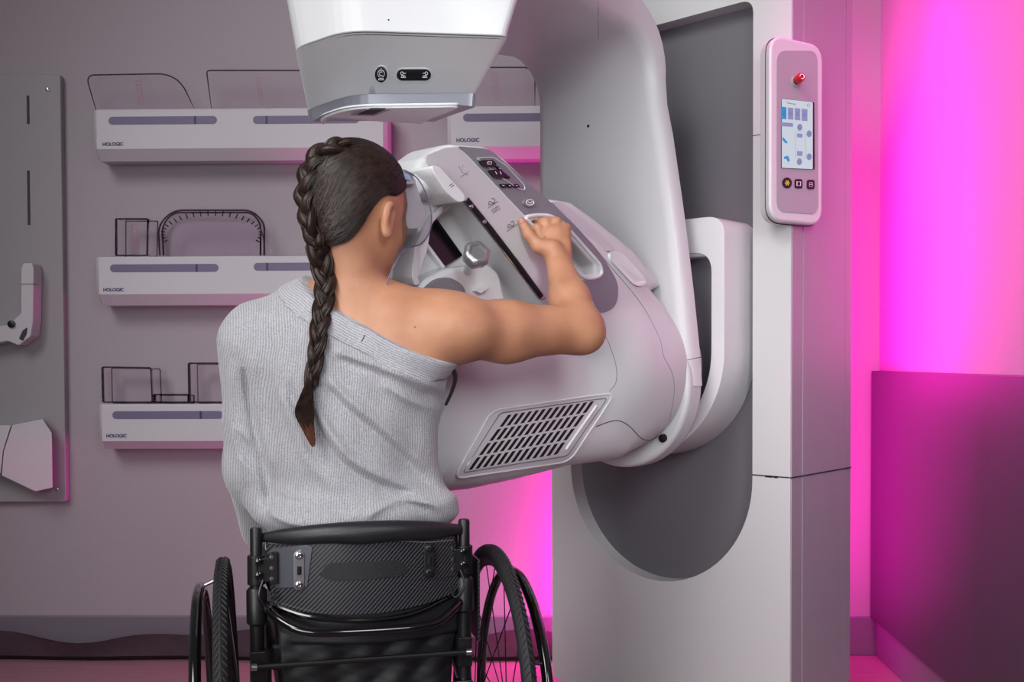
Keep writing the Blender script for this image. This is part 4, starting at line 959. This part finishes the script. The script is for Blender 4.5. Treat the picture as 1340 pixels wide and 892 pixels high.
# ---- grey knitted top
n_pl = V((.466, -.30, .885)).normalized()
def px_plane(x, y, Y): return P(x, y, Y)
up_pt = P(397, 379, 1.745); lo_pt = P(407, 428, 1.72)
up_c = n_pl.dot(up_pt); 
G = Field((-.56, 1.60, .56), (.02, 2.10, 1.18), .0042)
put(G, TB, .0105)
G.cone(shL, elL, .050, .043, .035, grow=.012); G.cone(elL, elL.lerp(wrL, .75), .041, .034, .02, grow=.011); G.cone(elL.lerp(wrL, .72), wrL, .030, .028, .012, grow=.006)
G.ell(P(460, 668, 1.815), (.163, .118, .055), None, .03)
G.ell(P(580, 668, 1.80), (.028, .035, .020), None, .03); G.cone(P(535, 560, 1.81), P(562, 655, 1.80), .030, .032, .03); G.cone(P(540, 500, 1.81), P(535, 600, 1.81), .040, .035, .03)
G.cone(P(350, 560, 1.83), P(352, 650, 1.83), .03, .035, .04)
gx, gy, gz = np.meshgrid(*G.ax, indexing='ij', sparse=True)
def ridge(pts, amp, w, ylim=1.84, under=.0):
    pp = [P(x, y, 1.74) for x, y in pts]; best = None
    pp = smoothpath(pp, 5)
    for i in range(len(pp)-1):
        a, b = pp[i], pp[i+1]; ex, ez = b.x-a.x, b.z-a.z; L2 = ex*ex+ez*ez
        t = np.clip(((gx-a.x)*ex+(gz-a.z)*ez)/L2, 0, 1); d = (gx-a.x-ex*t)**2+(gz-a.z-ez*t)**2
        k = (i+t)/(len(pp)-1); d = d/(w*(.7+.6*k))**2
        prof = np.exp(-d)*np.minimum(1, np.minimum(k*6, (1-k)*6))
        best = prof if best is None else np.maximum(best, prof)
    m = np.clip((ylim-gy)/.03, 0, 1)
    G.f -= (amp*best*m).astype(np.float32)
for off in (0,):
    ridge([(410, 515), (444, 574), (480, 610), (573, 655)], 0.0108, .009); ridge([(400, 524), (436, 586), (474, 622), (565, 668)], -0.0081, .008)
    ridge([(429, 488), (462, 522), (507, 560), (580, 636)], 0.0095, .008); ridge([(424, 500), (456, 534), (500, 573), (574, 652)], -0.0068, .007)
    ridge([(366, 500), (388, 552), (412, 607), (470, 650)], 0.0068, .012); ridge([(378, 500), (402, 560), (430, 610)], -0.0054, .010)
    ridge([(440, 458), (499, 479), (583, 512)], 0.0095, .006); ridge([(440, 468), (499, 492), (580, 528)], -0.0068, .006)
    ridge([(500, 500), (540, 525), (584, 540)], 0.0054, .007); ridge([(470, 480), (520, 505), (575, 560)], 0.0041, .008)
    ridge([(314, 480), (322, 545), (340, 629), (344, 670)], -0.0216, .007, 1.80); ridge([(330, 460), (335, 540), (352, 629)], 0.0068, .012)
    ridge([(345, 668), (400, 682), (470, 676)], 0.0081, .007); ridge([(350, 650), (410, 662), (470, 668)], -0.0054, .007)
    ridge([(480, 672), (530, 652), (590, 672)], 0.0081, .008); ridge([(500, 640), (545, 655), (598, 658)], 0.0068, .007)
    ridge([(300, 470), (294, 560), (318, 640)], 0.0054, .009); ridge([(300, 560), (322, 580), (335, 600)], 0.0054, .006); ridge([(303, 600), (325, 622), (340, 650)], 0.0054, .006)
nzf = (np.sin(gx*70+gz*30)*np.sin(gz*55-gx*25)*.0012).astype(np.float32); G.f += nzf
hi = (gx*n_pl.x+gy*n_pl.y+gz*n_pl.z).astype(np.float32)
band_w = .036
keep = G.f.copy()
sx = np.clip((gx+.25)/.2, 0, 1)
G.f = np.maximum(keep, hi-(up_c-band_w*.92)); G.f = np.maximum(G.f, (.60-gz).astype(np.float32))
top_me = G.mesh('knitted_top', None, 1); top = finme('knitted_top', top_me, 'knit_grey', woman, ang=70)
G.f = np.maximum(keep-.0025, hi-up_c); G.f = np.maximum(G.f, (up_c-band_w)-hi)
band = finme('neckband', G.mesh('neckband', None, 1), 'knit_band', woman, ang=70); band['label'] = 'ribbed neckband'
bm = bmesh.new(); bvn = ebvh(band); tube(bm, [hit(bvn, x, y, .0004)[0] for x, y in ((478, 438), (473, 447), (465, 459))], .0008, 5); fin('band_seam', bm, 'seam_dark', woman)
# dark strap showing under the right arm
bm = bmesh.new(); tube(bm, smoothpath([P(590, 478, 1.80), P(596, 492, 1.80), P(592, 510, 1.80), P(583, 530, 1.80)], 5), lambda q: .010*(1-.5*q), 8, flat=.5); fin('bra_strap', bm, 'nylon_black', woman)

# ---- hair: cap, strands swept back, plait
HQ = Field(tuple(HC-V((.14,)*3)), tuple(HC+V((.14,)*3)), .0032)
HQ.ell(hd(0, -.014, .020), (.0835*HS, .102*HS, .0895*HS), HR, .01)
HQ.ell(hd(0, -.060, -.020), (.062*HS, .050*HS, .070*HS), HR, .03); HQ.ell(hd(0, -.052, -.060), (.056*HS, .046*HS, .055*HS), HR, .03)
gx, gy, gz = np.meshgrid(*HQ.ax, indexing='ij', sparse=True)
lx, ly, lz = gx-HC.x, gy-HC.y, gz-HC.z
cf = (lx*hF.x+ly*hF.y+lz*hF.z)/HS; cu = (lx*hU.x+ly*hU.y+lz*hU.z)/HS
hp = [(-.16, -.112), (-.066, -.110), (-.048, -.094), (-.038, -.064), (-.031, -.030), (-.026, -.008), (-.012, .003), (.006, .008), (.020, .020), (.036, .036), (.054, .052), (.074, .068), (.090, .12), (-.16, .14)]
HQ.f = np.maximum(HQ.f, sdpoly(cf.astype(np.float32), cu.astype(np.float32), np.array(hp, float)).astype(np.float32)*HS)
cap = finme('hair', HQ.mesh('hair', None, 2), 'hair', woman, ang=80)
bcap = ebvh(cap); ball = ebvh(cap, bodyo, top, band)
spx_ = [(458, 184), (434, 190), (414, 208), (403, 234), (401, 262), (406, 290), (413, 315), (420, 340), (425, 364), (424, 392), (419, 422), (415, 452), (411, 480), (406, 503)]
sp = []
for i, (x, y) in enumerate(spx_):
    p, n = hit(ball, x, y, 0, 1.72); 
    if i < 2: p, n = hit(bcap, x, y+5, 0, 1.80)
    sp.append(p+V((0, -.008, 0)) if i > 7 else p+n*.002)
ys = [p.y for p in sp]
ys2 = [min(ys[i], sum(ys[max(0, i-1):i+2])/len(ys[max(0, i-1):i+2])) for i in range(len(ys))]
for i in range(6, len(sp)): sp[i] = P(*spx_[i], (ys2[max(i-1, 0)]+2*ys2[i]+ys2[min(i+1, len(ys)-1)])/4-.004)
ys = [p.y for p in sp]
spine = smoothpath(sp, 14); NS = len(spine); cum = [0]
for a, b in zip(spine, spine[1:]): cum.append(cum[-1]+(b-a).length)
TOT = cum[-1]
def frame(i):
    t = (spine[min(i+2, NS-1)]-spine[max(i-2, 0)]).normalized(); vdir = (spine[i]-CO).normalized()
    if spine[i].z > HC.z-.08: vdir = (hd(0, 0, .0)-spine[i]).normalized()
    sd = t.cross(vdir).normalized(); dp = sd.cross(t).normalized(); return t, sd, dp
def strand_c(i, k):
    q = cum[i]/TOT; ph = 2*math.pi*cum[i]/.108+2*math.pi*k/3
    w = (.0105+.004*math.sin(min(q/.35, 1)*math.pi)) if q < .5 else .0115-.0048*(q-.5)/.5
    dpt = .0060 if q < .4 else .0052
    t, sd, dp = frame(i); return spine[i]+sd*w*math.sin(ph)+dp*dpt*math.sin(2*ph), t, sd, dp, ph, q
plait = bmesh.new()
for k in range(3):
    for f in range(30):
        ang = 2*math.pi*f/30+random.random()*.2; path = []; rr = random.uniform(.85, 1.08)
        for i in range(0, NS, 2):
            c, t, sd, dp, ph, q = strand_c(i, k)
            R_ = (.0098 if q < .45 else .0098-.0040*(q-.45)/.55)*rr*min(1, .35+q*9)
            # the strand leans along its own course
            slope = math.cos(ph); a2 = sd*math.cos(ang)*R_*(.95)+dp*math.sin(ang)*R_*.72+t*(-slope)*math.cos(ang)*R_*.9
            path.append(c+a2)
        tube(plait, path, .00105, 4)
    path = [strand_c(i, k)[0] for i in range(0, NS, 2)]; tube(plait, path, lambda q: .0085*min(1, .4+q*9)*(1 if q < .45 else 1-.42*(q-.45)/.55), 8)
fin('braid', plait, 'hair', woman, ang=80, fix=False)
bm = bmesh.new(); c0, t_, s_, d_ = spine[-1], *frame(NS-1); tube(bm, [c0-t_*.006, c0+t_*.008], .0078, 12); fin('hair_tie', bm, 'hair', woman)
tuft = bmesh.new(); tips = bmesh.new()
for f in range(300):
    a = random.uniform(0, 2*math.pi); r0 = math.sqrt(random.random())*.006; ex = random.uniform(-1, 1); ln = random.uniform(.25, 1.0)
    e = [P(x, y, ys[-1]-.006) for x, y in ((405+ex*3, 501), (401+ex*8, 520), (399+ex*12, 540), (401+ex*9*(1-.3*ln)+ln*2, 540+22*ln), (402+ex*7*(1-.6*ln)+9*ln, 543+42*ln))]
    e = [p+V((random.uniform(-.0012, .0012), math.sin(a)*.006*(1-.3*i), 0)) for i, p in enumerate(e)]
    e = smoothpath(e, 4); cut_ = random.choice((12, 13, 14, 15)); tube(tuft, e[:cut_], lambda q: .0009, 4, cap=False); tube(tips, e[cut_-1:], lambda q: .0009*(1-.6*q), 4)
fin('braid_tuft', tuft, 'hair', woman, fix=False); o = fin('tuft_ends', tips, 'hair_tip', woman, fix=False); o['label'] = 'lighter brown ends of the braid'
# strands over the cap
def capr(d):
    p, n, i, dd = bcap.ray_cast(HC+d*.3, -d)
    return (p, n) if p is not None else (None, None)
st = bmesh.new(); cnt = 0; tries = 0
while cnt < 3400 and tries < 15000:
    tries += 1
    d = V((random.gauss(0, 1), random.gauss(0, 1), random.gauss(0, 1))).normalized(); p, n = capr(d)
    if p is None: continue
    f_, u_ = (p-HC).dot(hF)/HS, (p-HC).dot(hU)/HS
    if random.random() < .45 and f_ < .0: continue
    # target on the plait: a bit lower than the start
    tz = p.z-.035-.05*random.random(); cand = [q for q in spine[:NS] if HC.z-.10 < q.z]
    tgt = min(cand, key=lambda q: abs(q.z-max(tz, HC.z-.085))+ (0 if q.z < HC.z+.078 else .02))
    d0 = (p-HC).normalized(); d1 = (tgt-HC).normalized(); ang = d0.angle(d1)
    if ang < .12 or ang > 2.4: continue
    path = []; m_ = max(5, int(ang*9)); lift = random.uniform(-.0004, .0010)
    for i in range(m_+1):
        t = i/m_; dd = d0.slerp(d1, t*.98); dd = (dd+V((0, 0, -.16*math.sin(math.pi*t)*min(1, ang)))).normalized(); c, n2 = capr(dd)
        if c is None: break
        path.append(c+dd*(lift+.0005))
    if len(path) < 4: continue
    tube(st, path, lambda q: .0008, 3); cnt += 1
fin('hair_strands', st, 'hair', woman, fix=False)
# ---- trousers, shoes
Tq = Field((-.62, 1.66, .06), (.02, 2.52, .72), .0065)
Tq.ell(K(0, .07, .60), (.17, .125, .105), None, .03)
for s in (-1, 1):
    Tq.cone(K(s*.085, .08, .585), K(s*.10, .50, .60), .082, .062, .03)
    Tq.cone(K(s*.10, .50, .60), K(s*.085, .56, .40), .060, .056, .02); Tq.cone(K(s*.085, .56, .40), K(s*.075, .60, .22), .056, .042, .02)
gz = Tq.ax[2][None, None, :]; Tq.f = np.maximum(Tq.f, (.205-gz).astype(np.float32))
finme('trousers', Tq.mesh('trousers', None, 1), 'trouser_cloth', woman, ang=80)
for s in (-1, 1):
    S = Field(tuple(K(s*.075, .66, .15)-V((.12, .20, .08))), tuple(K(s*.075, .66, .15)+V((.12, .20, .14))), .005)
    S.cone(K(s*.075, .60, .165), K(s*.08, .74, .150), .042, .036, .03); S.cone(K(s*.075, .60, .17), K(s*.075, .60, .235), .042, .045, .02)
    gz = S.ax[2][None, None, :]; S.f = np.maximum(S.f, (.127-gz).astype(np.float32))
    finme('shoe', S.mesh('shoe', None, 1), 'shoe_white', woman, ang=60)
# ------------------------------------------------------------------ wheelchair
chair = empty('wheelchair', K(0, 0, 0), 'black rigid wheelchair with a low carbon fibre backrest', 'wheelchair')
BF = -.118                              # the backrest plane behind the axle
HT = .218; WRD = .31; CAMB = math.radians(2.0)
def wheel(s):
    ax = (RW*s*math.cos(CAMB)+ZZ*(-1)*math.sin(CAMB)*(-1)*-1).normalized()     # outward axis, tops lean in
    ax = (RW*s*math.cos(CAMB)-ZZ*math.sin(CAMB)).normalized(); hub = K(s*(HT+.012), 0, WRD)
    upv = (ZZ-ax*ZZ.dot(ax)).normalized(); fv = FW
    def pt(a, r, o): return hub+(fv*math.cos(a)+upv*math.sin(a))*r+ax*o
    N = 96
    bm = bmesh.new(); prof = [(-.011, .288), (-.0125, .297), (-.009, .306), (0, .3105), (.009, .306), (.0125, .297), (.011, .288), (0, .285)]
    R_ = [[pt(2*math.pi*k/N, r, o) for o, r in prof] for k in range(N)]
    rr = [[bm.verts.new(p) for p in r] for r in R_]
    for i in range(N):
        for k in range(8): bm.faces.new((rr[i][k], rr[i][(k+1) % 8], rr[(i+1) % N][(k+1) % 8], rr[(i+1) % N][k]))
    w = fin('wheel', bm, 'tyre_rubber', chair, ang=50); w['label'] = 'rear wheel, ' + ('left' if s < 0 else 'right')
    bm = bmesh.new()       # chevron tread
    for k in range(150):
        a = 2*math.pi*k/150
        for sg in (-1, 1):
            pts = [pt(a+.030*abs(q)*1.0, .3108-.0040*q*q-.0006, sg*.0022+sg*.0078*q) for q in (0, .33, .66, 1)]
            tube(bm, pts, .00125, 4)
    fin('tread', bm, 'tyre_rubber', w)
    bm = bmesh.new(); prof = [(-.008, .279), (-.010, .288), (.010, .288), (.008, .279), (0, .272)]; rr = [[bm.verts.new(pt(2*math.pi*k/N, r, o)) for o, r in prof] for k in range(N)]
    for i in range(N):
        for k in range(5): bm.faces.new((rr[i][k], rr[i][(k+1) % 5], rr[(i+1) % N][(k+1) % 5], rr[(i+1) % N][k]))
    fin('rim', bm, 'satin_black', w)
    bm = bmesh.new(); tube(bm, [pt(2*math.pi*k/N, .262, .040) for k in range(N)], .0095, 12, True); fin('hand_rim', bm, 'gloss_tube', w)
    bm = bmesh.new()
    for k in range(6): a = 2*math.pi*(k+.4)/6; tube(bm, [pt(a, .276, .006), pt(a, .264, .036)], .0035, 8)
    fin('rim_tab', bm, 'chrome', w)
    bm = bmesh.new()
    for k in range(24):
        a = 2*math.pi*k/24; sd = 1 if k % 2 else -1; tube(bm, [pt(a+sd*.9, .022, sd*.026), pt(a, .275, 0)], .0011, 5)
    fin('spokes', bm, 'satin_black', w)
    bm = bmesh.new(); lathe(bm, hub-ax*.034, ax, [(0, .012), (.002, .026), (.008, .026), (.012, .014), (.056, .014), (.060, .026), (.066, .026), (.070, .012)], 24); fin('hub', bm, 'satin_black', w)
    return w
wheel(-1); wheel(1)
# backrest shell
PL, PRt = P(335, 709, 1.0), P(607, 700, 1.0)
def bk(x, z, o=0):
    """x across (metres from the middle), z height; o out of the shell towards the camera"""
    d = -.045*(1-(x/.155)**2); return K(x+.0, BF+d-o, z)
def bpx(px, py):
    # inverse of bk for the shell: where the photo's pixel meets the curved shell
    x, z = 0, .6
    for _ in range(12):
        pl = bk(x, z); nr = -FW; p = hitp(px, py, pl, nr); x = (p-CC).dot(RW); z = p.z
    return x, z
def shell(pts, o0, o1, nm, m, par, r=.006, step=.008, bevel=0):
    poly = rpoly([bpx(x, y) for x, y in pts], r, 6); x0 = min(p[0] for p in poly); x1 = max(p[0] for p in poly)
    def zspan(x):
        zs = []
        n = len(poly)
        for i in range(n):
            a, b = poly[i], poly[(i+1) % n]
            if (a[0]-x)*(b[0]-x) <= 0 and abs(a[0]-b[0]) > 1e-9: zs.append(a[1]+(b[1]-a[1])*(x-a[0])/(b[0]-a[0]))
        return min(zs), max(zs)
    n = max(4, int((x1-x0)/step)); bm = bmesh.new(); rings = []
    for i in range(n+1):
        x = x0+1e-5+(x1-x0-2e-5)*i/n; lo, hi_ = zspan(x); rings.append([bk(x, lo, o0), bk(x, hi_, o0), bk(x, hi_, o1), bk(x, lo, o1)])
    loft(bm, rings); return fin(nm, bm, m, par, bevel, ang=40)
bs_ = shell([(347, 702), (440, 700), (520, 698), (596, 696), (600, 772), (560, 788), (500, 801), (440, 803), (380, 798), (352, 786)], 0, .005, 'backrest', 'carbon_fibre', chair, .010, bevel=.0015)
shell([(428, 735), (520, 731), (535, 744), (530, 752), (434, 759), (417, 752)], .003, .0062, 'grip_slot', 'nylon_black', bs_, .003)
shell([(353, 716), (408, 712), (408, 766), (355, 768)], .0035, .0072, 'mounting_plate', 'painted_sheen', bs_, .004, bevel=.0008)
shell([(543, 708), (594, 706), (596, 752), (545, 757)], .0035, .0072, 'mounting_plate', 'carbon_fibre', bs_, .004, bevel=.0008)
def bwp(px, py, o): x, z = bpx(px, py); return bk(x, z, o)
for (x, y0, y1, m_) in ((391, 725, 763, 'knob_metal'), (560, 716, 747, 'satin_black')):
    bm = bmesh.new(); a, b = bwp(x, y0, .0105), bwp(x, y1, .0105)
    dwn = (b-a).normalized(); sdv = RW; lp = [V(q) for q in []]
    Lp = [(a+(b-a)*0)+(sdv*math.cos(t)-dwn*math.sin(t))*.0088 for t in np.linspace(0, math.pi, 9)]+[b+(sdv*math.cos(t)-dwn*math.sin(t))*.0088 for t in np.linspace(math.pi, 2*math.pi, 9)]
    loft(bm, [[p+FW*.006 for p in Lp], [p-FW*.002 for p in Lp]]); br = fin('bracket', bm, m_, bs_, .0015)
    for q in (a, b):
        bm = bmesh.new(); lathe(bm, q-FW*.0015, -FW, [(0, .0062), (.002, .0060), (.003, .0046), (.0031, .0028), (.0016, .0024)], 16); fin('bolt', bm, 'chrome' if m_ == 'knob_metal' else 'satin_black', bs_)
    bm = bmesh.new(); tube(bm, [a+(b-a)*.36-FW*.003, a+(b-a)*.64-FW*.003], .0032, 8); fin('bracket_slot', bm, 'hole_black', bs_)
# padded top edge
bm = bmesh.new(); rings = []
for i in range(41):
    t = i/40; px = 342+(602-342)*t; e = math.sin(math.pi*min(max(t, .03), .97))**.25
    top_y = 691-12*t-4*math.sin(math.pi*t)**.7; bot_y = 714-9*t+2*math.sin(math.pi*t*3)**2
    xa, za = bpx(px, top_y); xb, zb_ = bpx(px, bot_y); cx = xa; zc = (za+zb_)/2; hh = (za-zb_)/2*e
    rings.append([bk(cx, zc+hh*math.sin(a), .004)-FW*(.016*e*math.cos(a)) for a in np.linspace(0, 2*math.pi, 17)[:-1]])
loft(bm, rings); 
bm2 = bm; pad = fin('backrest_pad', bm2, 'vinyl_black', chair, ang=60)
bm = bmesh.new(); rings = []
for i in range(31):
    x = -.150+.30*i/30; rings.append([bk(x, .68, -.004), bk(x, .68, -.030), bk(x, .50, -.030), bk(x, .50, -.004)])
loft(bm, rings); fin('back_cushion', bm, 'vinyl_black', chair, .008, 3)
lnp = [bwp(px, 709-4*(px-342)/260+2.5*math.sin(math.pi*(px-342)/260*3)**2, .0068) for px in range(352, 596, 8)]
bm = bmesh.new(); tube(bm, lnp, .0009, 5); fin('pad_stitching', bm, 'label_grey', pad)
# posts, clamps, tubes
for s, px, yt in ((-1, 335, 690), (1, 607, 679)):
    X = None; x = s*.172-.006
    bp = K(x, BF, .69); 
    for _ in range(10): q = hitp(px, yt, bp, -FW); bp = q
    x = (q-CC).dot(RW); zt2 = q.z
    bm = bmesh.new(); lathe(bm, K(x, BF, .33), ZZ, [(0, .0115), (.24, .0115), (.30, .0098), (zt2-.33-.003, .0098), (zt2-.33, .008)], 18); fin('back_post', bm, 'satin_black', chair)
    bm = bmesh.new(); lathe(bm, K(x, BF, .535), ZZ, [(0, .013), (.004, .0165), (.055, .0165), (.060, .013)], 18); fin('post_sleeve', bm, 'satin_black', chair)
    bm = bmesh.new(); lathe(bm, K(x, BF, .60), ZZ, [(0, .0145), (.048, .0145)], 16); cbox(bm, K(x-s*.018, BF-.006, .625), RW*.030, FW*.018, ZZ*.040); cl = fin('clamp', bm, 'black_plastic', chair, .002)
    bm = bmesh.new(); cbox(bm, K(x-s*.028, BF-.014, .628), RW*.010, FW*.006, ZZ*.052); fin('clamp_plate', bm, 'knob_metal' if s > 0 else 'satin_black', cl, .001)
    for z in (.611, .628, .646):
        bm = bmesh.new(); lathe(bm, K(x-s*.024, BF-.016, z), -FW, [(0, .0038), (.003, .0036), (.0032, .002)], 12); fin('clamp_bolt', bm, 'chrome', cl)
    for z in (.618, .640):
        bm = bmesh.new(); lathe(bm, K(x-s*.004, BF-.013, z), -FW, [(0, .006), (.007, .006), (.008, .0045)], 14); fin('clamp_knob', bm, 'gloss_black', cl)
    bm = bmesh.new(); tube(bm, smoothpath([K(x-.010*s, BF-.018, .61), K(x-s*.004, BF-.022, .585), K(x-.02*s, BF-.02, .565), K(x-.03*s, BF-.016, .59)], 6), .002, 6); fin('cable', bm, 'black_plastic', cl)
    # side frame with caster in front
    bm = bmesh.new(); tube(bm, smoothpath([K(x, BF, .42), K(x, -.02, .44), K(x, .20, .47), K(s*.17, .40, .47), K(s*.15, .50, .36), K(s*.12, .60, .13)], 6), .012, 12); fin('side_frame', bm, 'gloss_tube', chair)
    bm = bmesh.new(); cbox(bm, K(s*.186, .02, .55), RW*.004, FW*.26, ZZ*.14); fin('side_guard', bm, 'carbon_fibre', chair, .001)
    bm = bmesh.new(); tube(bm, [K(x, BF, .36), K(x+s*.005, -.02, .34), K(s*.15, .36, .20)], .011, 10); fin('lower_frame', bm, 'gloss_tube', chair)
    bm = bmesh.new(); tube(bm, [K(s*.165, .36, .45), K(s*.165, .36, .13)], .011, 10); tube(bm, [K(s*.165, .36, .13), K(s*.18, .36, .12), K(s*.18, .34, .055)], .006, 8); cf_ = fin('caster_fork', bm, 'satin_black', chair)
    bm = bmesh.new(); lathe(bm, K(s*.165-.013, .34, .055), RW, [(0, .046), (.004, .054), (.022, .054), (.026, .046)], 28); fin('caster', bm, 'tyre_rubber', chair)
    bm = bmesh.new(); tube(bm, [K(x, BF+.004, .345), K(s*.206, 0, .31)], .013, 12); lathe(bm, K(s*.150, 0, .31), RW*s, [(0, .017), (.045, .017)], 16); fin('axle_mount', bm, 'satin_black', chair)
    bm = bmesh.new(); cbox(bm, K(x-s*.004, BF-.010, .405), RW*.030, FW*.02, ZZ*.035); fin('brake_mount', bm, 'gloss_black', chair, .002)
    bm = bmesh.new(); lathe(bm, K(x-s*.012, BF-.020, .405), -FW, [(0, .007), (.006, .007), (.008, .004)], 14); fin('bolt', bm, 'chrome', chair)
    bm = bmesh.new(); cbox(bm, K(x-s*.002, BF-.006, .47), RW*.024, FW*.024, ZZ*.05); fin('fold_joint', bm, 'black_plastic', chair, .002)
bm = bmesh.new(); tube(bm, [K(-.16, 0, .31), K(.16, 0, .31)], .014, 14); fin('camber_tube', bm, 'gloss_tube', chair)
bm = bmesh.new(); pp = [(345, 790), (362, 808), (400, 826), (470, 826), (560, 818), (590, 800), (606, 782)]
bm2 = [hitp(x, y, K(0, BF-o, 0), -FW) for (x, y), o in zip(pp, (0, .035, .062, .068, .062, .035, 0))]
tube(bm, smoothpath(bm2, 6), .0068, 12); fin('rigidiser_bar', bm, 'gloss_tube', chair)
bm = bmesh.new(); bm2 = [hitp(x, y, K(0, BF-o, 0), -FW) for x, y, o in ((350, 788, 0), (400, 806, .04), (470, 812, .055), (540, 803, .04), (598, 775, 0))]
tube(bm, smoothpath(bm2, 6), .0045, 10); fin('shell_edge_bar', bm, 'gloss_tube', chair)
bm = bmesh.new(); a, b = hitp(333, 873, K(0, BF-.035, 0), -FW), hitp(613, 853, K(0, BF-.035, 0), -FW); tube(bm, [a, b], .0045, 10); cbr = fin('rear_rod', bm, 'satin_black', chair)
for q in (a, b):
    bm = bmesh.new(); lathe(bm, q-(b-a).normalized()*.006, b-a, [(0, .004), (.002, .0062), (.010, .0062), (.012, .004)], 12); fin('rod_end', bm, 'chrome', cbr)
# fabric pouch hanging under the seat
bm = bmesh.new(); rings = []
for i in range(65):
    t = i/64; x = -.150+.296*t; col_ = []
    for j in range(29):
        q = j/28; z = .545-.285*q; y = BF+.012-.010*math.sin(q*7+t*3)-.012*math.sin(t*9+q*4)*q-.03*math.sin(math.pi*t)*(.3+.7*math.sin(math.pi*q))-.004*math.sin(t*26+q*9)-.005*math.sin((t*1.4-q)*17)*q-.003*math.sin((t+q*1.7)*31)
        col_.append(K(x*(1-.12*q), y, z-.014*math.sin(math.pi*t)*q))
    rings.append(col_)
V_ = [[bm.verts.new(p) for p in r] for r in rings]
for i in range(64):
    for j in range(28): bm.faces.new((V_[i][j], V_[i+1][j], V_[i+1][j+1], V_[i][j+1]))
po = fin('pouch', bm, 'nylon_black', chair, ang=80); sm = po.modifiers.new('t', 'SOLIDIFY'); sm.thickness = .004
bpo = ebvh(po)
bm = bmesh.new(); patch(bm, bpo, [(465, 827), (505, 825), (505, 834), (465, 836)], .0065, .002, 6); fin('label_tab', bm, 'label_grey', po)
bm = bmesh.new(); box(bm, K(-.168, -.09, .445), RW*.336, FW*.44, ZZ*.055); fin('seat_cushion', bm, 'vinyl_black', chair, .016, 3)
bm = bmesh.new(); box(bm, K(-.13, .56, .112), RW*.26, FW*.22, ZZ*.012); fin('footplate', bm, 'satin_black', chair, .003)
# ------------------------------------------------------------------ light
w = bpy.data.worlds.new('world'); bpy.context.scene.world = w; w.use_nodes = True
w.node_tree.nodes['Background'].inputs[0].default_value = (.60, .56, .62, 1); w.node_tree.nodes['Background'].inputs[1].default_value = .17
def area(name, loc, aim, size, power, col=(1, 1, 1), sy=None):
    l = bpy.data.lights.new(name, 'AREA'); l.shape = 'RECTANGLE' if sy else 'SQUARE'; l.size = size
    if sy: l.size_y = sy
    l.energy = power; l.color = col
    o = bpy.data.objects.new(name, l); C.objects.link(o); o.location = loc
    o.rotation_euler = (V(aim)-V(loc)).to_track_quat('-Z', 'Y').to_euler(); return o
area('softbox_key', (-2.2, -1.1, 4.1), (.1, 2.4, 1.0), 2.2, 25, (1, .985, .97)).data.spread = math.radians(60)
area('added_side_fill', (.85, -.3, 2.0), (.45, 2.5, .9), 1.0, 7, (.96, .98, 1)).data.spread = math.radians(65)  # added fill, lightens the column's side and console
area('added_front_fill', (-.9, -.45, 1.2), (.2, 2.6, 1.2), 1.3, 9, (1, .98, 1)).data.spread = math.radians(80)  # added fill, lightens the dark inner face of the arm
MG = (1, .0, .50)
area('magenta_floor_light', (.36, 3.30, .42), (-.7, 3.40, .75), .10, 21, MG, .7)
area('magenta_wall_light', (.84, 3.05, 1.5), (1.28, 2.72, 1.6), .3, 10, MG, 1.3)
area('added_magenta_rear', (.90, 2.86, 1.5), (1.18, 2.36, 1.5), .08, 8, MG, 1.2)  # extra hidden lamp, added to carry magenta along the right wall
area('magenta_corner_light', (.78, 3.12, .95), (1.18, 3.3, 1.0), .2, 16, MG, 1.5)
area('added_magenta_top', (1.0, 2.35, 2.45), (1.14, 2.40, 1.8), .12, 6, MG, 1.1).data.spread = math.radians(60)  # unseen strip above the view, added to spread magenta over the wall
vs = bpy.context.scene.view_settings; vs.view_transform = 'Standard'; vs.look = 'None'; vs.gamma = 1; vs.exposure = 0; vs.use_curve_mapping = False
